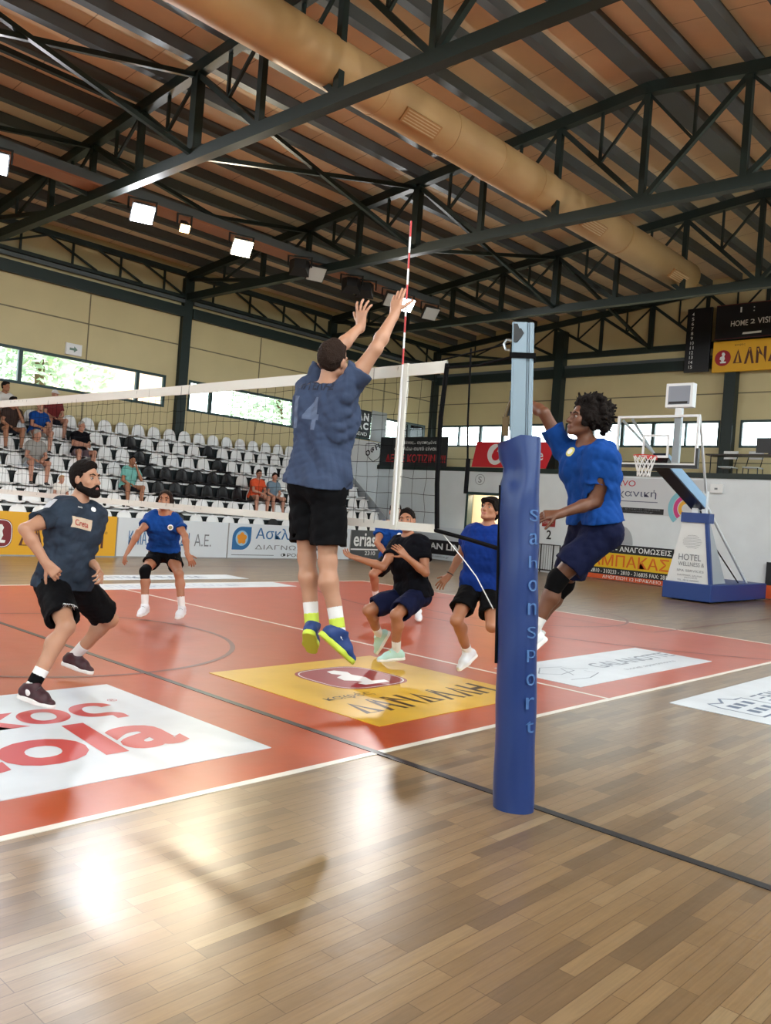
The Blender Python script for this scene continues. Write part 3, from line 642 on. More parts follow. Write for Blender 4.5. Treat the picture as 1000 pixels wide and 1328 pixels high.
m = MB(); write(m, 'ΜΕΛΕΤΕΣ - ΚΑΤΑΣΚΕΥΕΣ - ΕΠΙΒΛΕΨΕΙΣ', OX(XW-.022), -Y, Z, -8.5, 2.09, 1.5, .045); write(m, 'www.texvomixaniki.gr', OX(XW-.022), -Y, Z, -8.4, 2.02, 1.2, .045); obj('lettering', m, INKG, e)
for c, a0, r, w, nm in (((130, 190, 206), 1.7, .42, .14, 'blue_sweep'), ((206, 60, 130), 1.5, .29, .11, 'magenta_sweep'), ((230, 170, 50), 1.3, .17, .1, 'yellow_sweep')):
    m = MB(); band(m, [(-6.25 + r*1.1*math.cos(a), 2.2 + r*math.sin(a)*1.1) for a in np.linspace(a0, 4.0, 16)], w, OX(XW-.018-.002*r), -Y, Z); obj(nm, m, mat(nm, rgb(*c), .5), t)
t = banner('gallery_banner', XW-.06, 7.35, 6.72, 3.21, 3.62, BBK, 'black banner with white lettering on the gallery behind the hoop')
m = MB(); write(m, 'POWER', OX(XW-.066-.03), -Y, Z, -7.3, 3.3, .52, .16, .01); obj('lettering', m, INKW, t)
t = banner('floor_banner', KX, 4.02, 1.5, .02, .95, BBK, 'black and orange banner at the foot of the end wall, cut by right edge')
m = MB(); m.prism([(-4.02, .02), (-1.5, .02), (-1.5, .36), (-4.02, .36)], OX(KX-.031), -Y, Z, .003); obj('orange_band', m, MATS['banner_orange'], t)
# small fittings of the white wall
t = thing('wall_sign', (XW, 10.56, 1.4), 'small red sign on the white wall right of the pole', 'sign'); m = MB(); m.box(XW-.02, XW, 10.36, 10.82, 1.42, 1.9); obj('panel', m, mat('sign_dark_red', rgb(150, 34, 34), .5), t)
m = MB(); write(m, 'ΕΞΟΔΟΣ', OX(XW-.024), -Y, Z, -10.78, 1.52, .36, .08, .004); obj('lettering', m, INKW, t)
t = thing('wall_number', (XW, 10.56, 1.1), 'black number two on the white wall under the red sign', 'number'); m = MB(); write(m, '2', OX(XW-.006), -Y, Z, -10.64, 1.03, .17, .28, .02); obj('numeral', m, INKK, t)
t = thing('wall_number', (XW, 13.35, 2.7), 'small grey ring mark on the white wall above the open door', 'mark'); m = MB(); write(m, 'S', OX(XW-.006), -Y, Z, -13.42, 2.7, .14, .2, .0); band(m, ell(-13.35, 2.8, .19, .17), .015, OX(XW-.006), -Y, Z, closed=True); obj('numeral', m, INKG, t)
t = thing('ball_cage', (18.3, 10.45, 0), 'black wire cage standing at the foot of the white wall', 'cage')
for y in (10.08, 10.75):
    for x in (18.25, 18.62): m = MB(); m.box(x-.015, x+.015, y-.015, y+.015, 0, .88); obj('post', m, BLACK, t)
m = MB()
for z in (.08, .86):
    m.box(18.25, 18.62, 10.08, 10.095, z, z+.02); m.box(18.25, 18.62, 10.735, 10.75, z, z+.02); m.box(18.25, 18.265, 10.08, 10.75, z, z+.02); m.box(18.6, 18.62, 10.08, 10.75, z, z+.02)
for i in range(1, 8): y = 10.08+.67*i/8; m.box(18.25, 18.258, y-.004, y+.004, .1, .87)
obj('wire_grid', m, BLACK, t)
t = thing('red_cabinet', (XW, 8.3, 1.05), 'narrow red cabinet with grey rounded side on the white wall above the yellow banner', 'cabinet')
m = MB(); m.box(XW-.12, XW, 8.12, 8.62, 1.07, 1.6); obj('cabinet_body', m, RED, t)
m = MB(); m.prism([(-8.12, 1.07)]+[(-8.12+.36*math.sin(a), 1.07+.53*math.cos(a)) for a in np.linspace(0, PI/2, 10)], OX(XW-.01), -Y, Z, -.05); obj('side_panel', m, mat('cabinet_grey', rgb(170, 176, 182), .5), t)
t = thing('emergency_light', (XW, 5.5, 2.8), 'small white emergency light box on the white wall right of the hoop', 'light'); m = MB(); m.box(XW-.07, XW, 5.28, 5.62, 2.66, 2.9); obj('light_box', m, WHITE, t, bevel=.01); m = MB(); m.box(XW-.08, XW-.07, 5.42, 5.5, 2.75, 2.8); obj('indicator', m, INKG, t)

# ---- gallery furniture
def gchair(x, y, rz, lab):
    t = thing('gallery_chair', (x, y, 3.06), lab, 'chair', 'chairs on the gallery'); B = mat('chair_metal', rgb(40, 42, 46), .4, .6)
    for sx in (-.2, .2):
        for sy in (-.2, .2): m = MB(); m.tube([(x+sx*1.05, y+sy*1.05, 3.06), (x+sx, y+sy, 3.51)], .014, 6); obj('leg', m, B, t)
    m = MB(); m.box(x-.22, x+.22, y-.22, y+.22, 3.51, 3.54); obj('seat', m, WHITE, t, bevel=.01)
    m = MB(); m.tube([(x-.02, y-.2, 3.53), (x+.2, y-.2, 3.9)], .012, 6); m.tube([(x-.02, y+.2, 3.53), (x+.2, y+.2, 3.9)], .012, 6); obj('back_post', m, B, t)
    m = MB(); m.box(x+.17, x+.2, y-.21, y+.21, 3.78, 4.02); obj('backrest', m, WHITE, t, bevel=.01)
for y, lab in ((6.02, 'leftmost white-backed chair on the gallery'), (5.3, 'second white-backed chair on the gallery')): gchair(20.75, y, 0, lab)
t = thing('gallery_table', (20.2, 5.2, 3.06), 'dark-topped table with thin metal legs on the gallery', 'table')
m = MB(); m.box(19.9, 20.5, 4.2, 6.35, 3.8, 3.84); obj('table_top', m, mat('table_dark', rgb(44, 34, 30), .4), t)
for x in (19.95, 20.45):
    for y in (4.3, 6.2): m = MB(); m.tube([(x, y, 3.06), (x, y, 3.8)], .015, 6); obj('leg', m, MATS['chair_metal'], t)
t = thing('monitor', (20.2, 4.7, 3.84), 'dark flat screen on the gallery table at right edge', 'monitor'); m = MB(); m.box(20.18, 20.22, 4.25, 5.05, 3.9, 4.32); obj('screen', m, BLACK, t); m = MB(); m.box(20.1, 20.3, 4.55, 4.8, 3.84, 3.86); m.box(20.19, 20.21, 4.62, 4.72, 3.86, 3.9); obj('stand', m, BLACK, t)

# ================================================================== basketball stand
BLUE = mat('hoop_stand_blue', rgb(30, 62, 128), .45); NAVY = mat('arm_navy', rgb(22, 32, 60), .3); FRM = mat('frame_white', rgb(226, 232, 236), .35); ARMB = mat('arm_lit_blue', rgb(150, 190, 226), .3)
t = thing('basketball_stand', (16.2, 4.4, 0), 'mobile basketball stand with blue base and glass backboard before the white wall', 'basketball stand')
m = MB(); m.box(14.75, 18.25, 3.85, 4.98, .03, .42); obj('base', m, BLUE, t, bevel=.02)
for x in (15.1, 17.9):
    for y in (4.0, 4.85): m = MB(); m.tube([(x, y-.03, .045), (x, y+.03, .045)], .045, 12); obj('wheel', m, BLACK, t)
m = MB(); m.prism([(-4.92, .42), (-3.92, .42), (-4.1, 1.78), (-4.62, 1.78)], (14.8, 0, 0), -Y, Z, -.04)
c = obj('cover_panel', m, mat('cover_white', rgb(222, 226, 228), .5), t)
m = MB(); OC = OX(14.755-.0); write(m, 'HOTEL', OX(14.79), -Y, Z, -4.66, .92, .52, .14, .006); write(m, 'WELLNESS &', OX(14.79), -Y, Z, -4.66, .79, .6, .09, .002)
write(m, 'SPA SERVICES', OX(14.79), -Y, Z, -4.68, .66, .62, .05); write(m, 'HAMMAM, SAUNA,', OX(14.79), -Y, Z, -4.66, .56, .58, .04); write(m, 'JACUZZI', OX(14.79), -Y, Z, -4.5, .505, .3, .04); write(m, 'TEL 2810 000000', OX(14.79), -Y, Z, -4.66, .45, .5, .035)
for i in range(9): z = 1.2+.035*i; w = .16*math.sin((i+1)/10*PI)+.05; band(m, [(-4.38-w+.01*math.sin(i*2), z), (-4.36, z+.012), (-4.36+w, z)], .006, OX(14.79), -Y, Z)
for o_ in (m,): obj('lettering', m, INKG, c)
m = MB()
for (a, b) in (((14.83, 3.9, .42), (14.83, 4.08, 1.8)),): m.bar(a, b, .1, .07)
m.box(14.76, 15.05, 4.02, 4.66, 1.78, 2.0); obj('tower_frame', m, BLUE, t)
m = MB(); m.add([(14.84, 4.88, .42), (14.84, 3.96, .42), (14.84, 4.12, 1.78), (14.84, 4.6, 1.78), (16.2, 4.7, .42), (16.2, 4.1, .42), (15.2, 4.15, 1.78), (15.2, 4.58, 1.78)], [(0, 1, 2, 3), (4, 7, 6, 5), (1, 5, 6, 2), (0, 3, 7, 4), (3, 2, 6, 7), (0, 4, 5, 1)]); obj('tower_body', m, mat('tower_grey', rgb(170, 178, 186), .5), t)
for y in (4.05, 4.7): m = MB(); m.tube([(17.4, y, .42), (15.05, y*.3+4.3*.7, 2.2)], .035, 8); obj('rear_strut', m, FRM, t)
m = MB(); m.tube([(17.0, 4.1, .42), (15.2, 4.2, 1.5), (14.95, 4.3, 2.05)], .018, 6); obj('cable', m, BLACK, t)
m = MB(); m.bar((14.95, 4.4, 1.95), (14.95, 4.4, 2.5), .14, .14); m.bar((14.95, 4.2, 2.0), (14.95, 4.2, 2.5), .1, .1); obj('hinge_post', m, FRM, t)
a, b = Vector((15.0, 4.35, 2.2)), Vector((13.0, 4.45, 3.05)); m = MB(); m.bar(a, b, .34, .26); arm = obj('arm', m, NAVY, t)
d = (b-a).normalized(); s = d.cross(Z).normalized(); u = s.cross(d); m = MB(); m.obox((a+b)/2-s*.174+u*.01, u*.115, d*(b-a).length/2.05, s*.006); obj('arm_lit_side', m, ARMB, arm)  # bright reflection on the navy arm's flank, painted as a pale blue sheet
m = MB(); m.bar((13.05, 4.45, 2.9), (12.86, 4.45, 3.0), .5, .16); obj('arm_head', m, BLACK, t)
BX = 12.8; y0, y1, z0, z1 = 3.56, 5.36, 2.89, 3.94
m = MB(); m.box(BX, BX+.03, y0+.03, y1-.03, z0+.03, z1-.03); bb = obj('backboard', m, glass('backboard_glass', (.93, .96, .97, 1)), t)
m = MB()
for p in ((y0, y1, z1-.05, z1), (y0, y1, z0, z0+.05), (y0, y0+.05, z0+.05, z1-.05), (y1-.05, y1, z0+.05, z1-.05)): m.box(BX-.015, BX+.045, *p)
obj('backboard_frame', m, FRM, bb)
m = MB()
for p in ((4.165, 4.755, 3.49, 3.54), (4.165, 4.215, 3.1, 3.49), (4.705, 4.755, 3.1, 3.49), (4.165, 4.755, 3.05, 3.1)): m.box(BX-.006, BX-.001, *p)
obj('target_square', m, FRM, bb)
m = MB()
for p in ((y0-.03, y1+.03, z0-.05, z0+.015), (y0-.03, y0+.02, z0+.015, z0+.36), (y1-.02, y1+.03, z0+.015, z0+.36)): m.box(BX-.03, BX+.06, *p)
obj('edge_padding', m, BLACK, bb)
for (p, q) in (((BX+.06, y1-.08, z1-.08), (13.3, 4.5, 2.98)), ((BX+.06, y0+.03, z1-.03), (14.95, 4.2, 2.45)), ((BX+.06, y1-.3, z1-.06), (13.6, 4.6, 2.85))): m = MB(); m.tube([p, q], .03, 8); obj('board_strut', m, FRM, t)
m = MB(); m.box(BX+.06, BX+.16, 3.98, 4.12, 2.95, 4.1); obj('board_post', m, FRM, t)
rim = MB(); rim.tube([(12.375+.225*math.cos(a), 4.47+.225*math.sin(a), 3.05) for a in np.linspace(0, 2*PI, 33)], .011, 8, cap=False); rim.box(12.58, BX, 4.4, 4.54, 3.0, 3.07); R_ = obj('rim', rim, mat('rim_red', rgb(206, 52, 44), .4), t, smooth=False)
m = MB()
def npt(a, k): r = .225-.095*min(1, k/3.2) ; return Vector((12.375+r*math.cos(a), 4.47+r*math.sin(a), 3.04-.105*k))
for i in range(12):
    for s in (-1, 1): m.tube([npt(2*PI*(i+s*.5*k)/12, k) for k in range(5)], .0075, 5)
obj('hoop_net', m, INKW, R_)
t = thing('shot_clock', (12.9, 4.05, 4.1), 'grey shot clock in white frame on top of the backboard', 'clock')
m = MB(); m.box(12.82, 13.0, 3.75, 4.33, 4.1, 4.6); obj('clock_case', m, FRM, t, bevel=.01)
m = MB(); m.box(12.812, 12.82, 3.81, 4.27, 4.16, 4.54); s_ = obj('clock_face', m, mat('clock_grey', rgb(120, 128, 142), .3), t)
m = MB(); m.box(12.808, 12.812, 3.85, 4.25, 4.17, 4.22); write(m, 'FAVERO', OX(12.805), -Y, Z, -4.02, 4.175, .16, .04, .004, 0); obj('clock_strip', m, INKK, s_)
# ---- scoreboard on the end wall
SX = 21.3
t = thing('player_panel', (SX, 7.45, 6.5), 'tall black side panel of the scoreboard with white player numbers', 'scoreboard')
m = MB(); m.box(SX, SX+.1, 7.04, 7.82, 6.48, 8.45); obj('panel', m, BLACK, t, bevel=.02)
m = MB()
for i in range(12): write(m, str(4+i), OX(SX-.006), -Y, Z, -7.66, 8.22-.148*i, .07 if i < 6 else .11, .1, .006)
obj('lettering', m, INKW, t)
t = thing('score_board', (SX, 5.4, 7.4), 'black electronic scoreboard with white lettering high on the end wall', 'scoreboard')
m = MB(); m.box(SX, SX+.12, 3.9, 6.92, 7.4, 8.46); obj('panel', m, BLACK, t, bevel=.02)
m = MB(); m.box(SX-.004, SX, 3.92, 6.9, 7.42, 7.435); m.box(SX-.004, SX, 3.92, 6.9, 8.43, 8.445); obj('edge_line', m, mat('edge_dark_red', rgb(110, 30, 26), .5), t)
m = MB(); write(m, 'HOME', OX(SX-.006), -Y, Z, -6.45, 7.78, .5, .17, .006); write(m, '2', OX(SX-.006), -Y, Z, -5.88, 7.82, .13, .13, .006); write(m, 'VISITORS', OX(SX-.006), -Y, Z, -5.68, 7.8, .95, .18, .006)
write(m, '1', OX(SX-.006), -Y, Z, -6.2, 8.18, .05, .16); write(m, ':', OX(SX-.006), -Y, Z, -5.82, 8.18, .04, .14); m.prism([(-6.1, 7.52), (-5.55, 7.53), (-5.55, 7.59), (-6.08, 7.58)], OX(SX), -Y, Z, .004); obj('lettering', m, INKW, t)
t = thing('advert_sign', (SX, 5.4, 6.43), 'yellow sign with red emblem and brown Greek lettering under the scoreboard', 'sign')
m = MB(); m.box(SX, SX+.1, 3.9, 6.94, 6.43, 7.36); obj('panel', m, YEL, t, bevel=.02)
m = MB(); flat(m, ell(-6.62, 6.85, .24, .24), OX(SX-.004), -Y, Z); e = obj('emblem', m, mat('emblem_red', rgb(160, 24, 40), .5), t)
m = MB(); [flat(m, f, OX(SX-.008), -Y, Z) for f in figure(-6.62, 6.86, .22)]; obj('emblem_figure', m, INKW, e)
m = MB(); word(m, 'ΔΑΝΔΑΛΗ', OX(SX-.004), -Y, Z, -6.32, 6.64, 2.3, .48, .04); write(m, 'καφές', OX(SX-.004), -Y, Z, -6.28, 7.18, .3, .08, 0); obj('lettering', m, BROWN, t)
m = MB()
t = thing('board_bracket', (SX+.2, 5.5, 8), 'steel hanger frame holding the scoreboard to the end wall', 'bracket')
for y in (4.3, 5.6, 6.8, 7.4): m = MB(); m.box(SX+.12 if y < 7 else SX+.1, 21.5, y-.03, y+.03, 8.0 if y < 7 else 7.9, 8.06 if y < 7 else 7.96); obj('hanger_arm', m, BLACK, t)

# ================================================================== stickers on the court
def sticker(x0, x1, y0, y1, material, lab):
    t = thing('floor_sticker', ((x0+x1)/2, (y0+y1)/2, 0), lab, 'floor advert', 'adverts on the court floor'); m = MB(); m.box(x0, x1, y0, y1, .001, .0062); obj('sheet', m, material, t); return t
FW = court_paint('sticker_white', rgb(206, 214, 222), .3); FY = court_paint('sticker_yellow', rgb(214, 170, 52), .29)
FO = (0, 0, .0072); FO2 = (0, 0, .0082)
FRED = mat('print_red', rgb(186, 44, 52), .35); FBR = mat('print_brown', rgb(66, 42, 22), .35); FMA = mat('print_maroon', rgb(138, 28, 42), .35); FWH = mat('print_white', rgb(226, 226, 226), .35); FGR = mat('print_grey', rgb(124, 134, 150), .4)
t = sticker(-3.9, -.5, .43, 2.44, FW, 'white floor advert with red lettering beside the bearded player')
m = MB(); write(m, 'cola', FO, X, Y, -2.3, .8, 1.5, .7, .035, shear=.1); write(m, 'Βίκος', FO, X, Y, -2.35, 1.5, 1.55, .58, .03, shear=.1); write(m, '®', FO, X, Y, -.76, 1.92, .07, .07); obj('lettering', m, FRED, t)
t = sticker(.47, 2.48, .43, 2.46, FY, 'yellow floor advert with maroon emblem under the jumping blocker')
m = MB(); flat(m, shield(1.5, 1.75, .45, .42, 3.5), FO, X, Y); e = obj('emblem', m, FMA, t)
m = MB(); [flat(m, f, FO2, X, Y) for f in figure(1.5, 1.75, .4)]; band(m, shield(1.5, 1.75, .42, .39, 3.5), .012, FO2, X, Y, closed=True); obj('emblem_figure', m, FWH, e)
m = MB(); word(m, 'ΔΑΝΔΑΛΗ', FO, X, Y, .64, .7, 1.68, .36, .03); write(m, 'καφές', FO, X, Y, .68, 1.14, .52, .14, .0); obj('lettering', m, FBR, t)
t = sticker(3.21, 6.3, .42, 1.41, FW, 'white floor advert with grey lettering inside the court, right of the pole')
m = MB(); write(m, 'GALANOTTE', FO, X, Y, 4.4, .84, 1.85, .22, .006); write(m, 'hotel apartments', FO, X, Y, 4.6, .62, 1.2, .08)
for q in ([(3.45, .66), (3.75, .62), (4.1, .72), (4.05, .86)], [(3.4, 1.0), (3.7, 1.18), (4.0, 1.1), (3.95, .92), (3.6, .86), (3.4, 1.0)], [(3.7, .78), (3.9, 1.05), (4.2, .9)]): band(m, q, .014, FO, X, Y)
obj('lettering', m, FGR, t)
t = sticker(3.38, 6.6, -1.36, -.37, FW, 'white floor advert with a blue-grey building drawing outside the sideline')
m = MB(); band(m, [(3.62, -1.1), (3.62, -.72), (3.68, -.6), (3.85, -.66), (4.02, -.56), (4.14, -.66), (4.3, -.66), (4.32, -1.1)], .03, FO, X, Y, closed=True)
for x in (3.74, 3.9, 4.08): 
    for y in (-.84, -1.02): flat(m, [(x, y), (x+.1, y), (x+.1, y+.11), (x, y+.11)], FO, X, Y)
write(m, 'ΞΕΝΟΔΟΧΕΙΟ', FO, X, Y, 4.45, -.88, 1.8, .2, .004); obj('lettering', m, mat('print_slate', rgb(92, 108, 134), .4), t)
t = sticker(2.2, 6.5, 8.25, 8.95, FW, 'white floor advert just inside the far sideline'); m = MB(); write(m, 'ΠΑΓΚΡΗΤΙΑ ΟΜΑΔΑ', FO, X, Y, 2.9, 8.45, 2.6, .3, .01); obj('lettering', m, mat('print_pale', rgb(176, 186, 204), .4), t)
t = sticker(2.6, 6.4, 9.55, 10.3, FW, 'white floor advert beyond the far sideline'); m = MB(); write(m, 'ΚΡΗΤΙΚΑ ΕΛΑΙΑ', FO, X, Y, 3.0, 9.75, 2.6, .3, .01); obj('lettering', m, MATS['print_slate'], t)

# ================================================================== net, posts, antenna
NETB = mat('net_cord_black', rgb(10, 10, 12), .8, spec=.1); TAPE = mat('net_tape_white', rgb(216, 214, 206), .7); ALU = mat('post_aluminium', rgb(126, 142, 154), .4, .5); PAD = mat('pad_blue', rgb(23, 50, 108), .38, noise=.05, nscale=3)
NY0, NY1, NZ0, NZ1 = -.33, 9.6, 1.43, 2.43
def netz(y, z): s = 1-((y-4.5)/5)**2; return z - .025*s*(1 if z > 2 else .6)
NET = t = thing('volleyball_net', (0, 4.5, 1.43), 'black volleyball net with white tapes across the court', 'net')
m = MB(); random.seed(3)
ysn = np.arange(NY0, NY1+.01, .1)
jit = {}
for i, y in enumerate(ysn):
    for k in range(11): jit[(i, k)] = Vector((random.uniform(-.008, .008), y+random.uniform(-.007, .007), netz(y, NZ0+.1*k)+random.uniform(-.006, .006)))
def strand(p, q):
    d = (q-p).normalized(); a = X*.0014; b = d.cross(X)*.0014
    m.add([p+a, p+b, p-a, p-b, q+a, q+b, q-a, q-b], [(0, 1, 5, 4), (1, 2, 6, 5), (2, 3, 7, 6), (3, 0, 4, 7)])
for i in range(len(ysn)):
    for k in range(11):
        if k < 10: strand(jit[(i, k)], jit[(i, k+1)])
        if i < len(ysn)-1 and 0 < k < 10: strand(jit[(i, k)], jit[(i+1, k)])
obj('net_mesh', m, NETB, t)
def tape(name, z0, z1, y0, y1):
    m = MB(); yy = np.linspace(y0, y1, 60); rows = []
    for s in (-1, 1):
        rows.append([Vector((s*.006 + .004*math.sin(y*3.1), y, netz(y, z0 if False else NZ1 if z0 > 2 else NZ0)+(z0-(NZ1 if z0 > 2 else NZ0)))) for y in yy]); rows.append([Vector((s*.006+.004*math.sin(y*2.3+1), y, netz(y, NZ1 if z0 > 2 else NZ0)+(z1-(NZ1 if z0 > 2 else NZ0)))) for y in yy])
    m.grid([rows[0], rows[1], rows[3], rows[2], rows[0]]); return obj(name, m, TAPE, t)
tape('top_tape', 2.365, 2.44, NY0, NY1); tape('bottom_tape', 1.405, 1.455, NY0-.02, NY1)
m = MB(); m.box(-.012, .012, -.022, .03, 1.4, 2.44); sl = obj('side_band', m, TAPE, t)
m = MB(); m.tube([(0, NY0-.0, 2.42), (.0, NY0+.02, 2.1), (0, NY0+.01, 1.7), (0, NY0-.015, 1.43)], .016, 6); obj('side_rope', m, NETB, t)
t = thing('net_antenna', (-.02, 0, 1.4), 'thin red and white net antenna standing above the tape', 'antenna')
RW = mat('antenna_red', rgb(190, 50, 52), .45)
for i in range(19):
    z0_ = 1.43+.1*i; red = z0_ > 2.4 and i % 2 == 0
    if z0_ > 3.3: break
    m = MB(); f = lambda z: (-.02-.01, .004+.022*(z-2.43), z); m.tube([f(z0_), f(min(z0_+.1, 3.35))], .006, 8); obj('red_section' if red else 'white_section', m, RW if red else WHITE, t)
# post
PB, PT = Vector((-.1, -1.09, 0)), Vector((-.1, -.925, 2.575)); PD = (PT-PB).normalized()
t = thing('net_post', (-.1, -1.09, 0), 'pale blue aluminium net post rising from the blue pad', 'post')
m = MB(); sx, sy = Vector((1, 0, 0)), PD.cross(X)*-1
toC = Vector((CAM.x-PB.x, CAM.y-PB.y, 0)).normalized(); pr_ = Vector((-toC.y, toC.x, 0))
if pr_.dot(RIGHT) < 0: pr_ = -pr_
out = []
for a, b in ((-.058, -.05), (-.045, -.058), (.02, -.058), (.026, -.048), (.032, -.048), (.036, -.058), (.05, -.058), (.058, -.048), (.058, .05), (.05, .058), (-.05, .058), (-.058, .05)): out.append(pr_*a - toC*b)
m.add([PB+o for o in out]+[PT+o for o in out], [tuple(range(12))[::-1], tuple(range(12, 24))]+[(i, (i+1) % 12, 12+(i+1) % 12, 12+i) for i in range(12)]); obj('post_profile', m, ALU, t)
c = PB+PD*2.4
m = MB(); q = [c + pr_*a*1.12 + toC*b*1.12 + PD*.0 for a, b in ((-.058, -.058), (.058, -.058), (.058, .058), (-.058, .058))]
for i in range(4): m.bar(q[i], q[(i+1) % 4], .008, .028)
obj('strap', m, NETB, t)
m = MB(); c = PB+PD*2.49-pr_*.058; m.tube([c, c-pr_*.03+PD*.004, c-pr_*.045-PD*.02, c-pr_*.035-PD*.05, c-pr_*.012-PD*.052], .008, 6); obj('hook', m, mat('hook_steel', rgb(190, 196, 200), .3, .8), t)
m = MB(); c = PB+PD*2.52+toC*.06-pr_*.03; m.prism([(-.02, -.05), (.0, -.05), (.035, .0), (.02, .025), (.01, .025), (.0, .05), (-.02, .05)], c, pr_, PD, .004); obj('pulley_plate', m, BLACK, t)
c = PB+PD*2.02-pr_*.085; m = MB(); m.obox(c, pr_*.016, toC*.022, PD*.05); m.tube([c+PD*.05, c+PD*.12+pr_*.02, c+PD*.14+pr_*.03], .012, 6); obj('winch', m, mat('winch_brass', rgb(84, 66, 38), .5, .5), t)
m = MB(); m.tube([c+PD*.06+pr_*.012, c+PD*.2+pr_*.03, c-PD*.02+pr_*.03], .011, 6); obj('winch_handle', m, BLACK, t)
# pad
t = thing('post_pad', (-.1, -1.09, 0), 'blue padded sleeve with pale lettering wrapped around the net post', 'pad')
m = MB(); rows = []; NA = 40
HP = 1.97
for k in range(46):
    f = k/45; row = []
    for i in range(NA):
        a = 2*PI*i/NA; h = HP*f
        left = -math.cos(a)       # 1 on the side away from RIGHT
        topz = HP - (.05*max(0, left) if f > .9 else 0)
        r = .107 + .003*math.sin(3*a+5*f) + .0025*math.sin(h*14+2*a)
        u = (h-1.76)/.10; dent = math.exp(-u*u)*math.exp(-((a-1.9)/.5)**2); r -= .03*dent
        u2 = (h-1.68)/.04; r += .006*math.exp(-u2*u2)*math.exp(-((a-1.7)/.8)**2)
        u3 = (h-1.78)/.035; r -= .03*math.exp(-u3*u3)*math.exp(-((a-PI)/.5)**2)
        if f > .88: r += .014*(f-.88)/.12*max(0, left)
        row.append(PB + PD*min(h, topz) + (pr_*math.cos(a) + toC*math.sin(a))*r)
    rows.append(row)
m.grid(rows, close=True); inn = [[p + (PB+PD*((p-PB).dot(PD))-p)*.25 for p in rows[k]] for k in (45, 43, 38)]
m.grid([rows[45]]+inn, close=True); m.add([p for p in inn[-1]], [tuple(range(NA))]); m.add([p for p in rows[0]], [tuple(range(NA))[::-1]])
pad = obj('pad_sleeve', m, PAD, t, smooth=True)
m = MB()
for i, ch in enumerate('SahonSport'):
    h = 1.52-.1225*i; vs, fs = glyphs(ch, 0, 0); P = []
    for a, b in vs:
        ang = math.radians(45) - (a-.5)*.062/.113; P.append(PB + PD*(h+b*.062) + (pr_*math.sin(PI/2-ang) + toC*math.sin(ang))*.1135)
    m.add(P, fs)
obj('lettering', m, mat('pad_print_pale', rgb(66, 104, 158), .5), pad)
m = MB(); m.tube([PB+PD*1.7-pr_*.104+toC*.02, PB+PD*1.3-pr_*.107+toC*.02, PB+PD*.75-pr_*.106+toC*.02], .009, 6); obj('closing_strap', m, NETB, t)
def cord(pts, r, material, lab, nm='cord'): obj(nm, MB().tube(pts, r, 6), material, NET, label=lab)
cord([(-.06, -.335, 2.43), PB+PD*2.475-pr_*.07], .005, NETB, 'dark steel cable from the net tape to the post hook')
cord([(-.03, -.345, 2.39), (-.06, -.6, 2.38), PB+PD*2.4-pr_*.06], .007, NETB, 'black strap from the net corner to the post strap')
cord([(-.02, -.35, 1.42), (-.05, -.6, 1.39), PB+PD*1.36-pr_*.112], .013, NETB, 'black strap from the lower net corner to the pad')
p1, p2 = on(611, 452, 0, -.06), on(604, 640, 0, -.06)
cord([p1, (p1+p2)/2+Vector((0, .004, 0)), p2+Vector((0, 0, .15))], .006, NETB, 'thin black cord hanging straight down between net and post')
cord([p2+Vector((0, 0, .2)), p2], .014, NETB, 'thick black end of the hanging cord between net and post')
q = [on(u, v, 0, -.02-.03*i) for i, (u, v) in enumerate(((574, 692), (590, 712), (600, 724), (618, 748), (640, 790)))]
cord(q, .0032, INKW, 'white cord running from the lower net corner down to the pad')
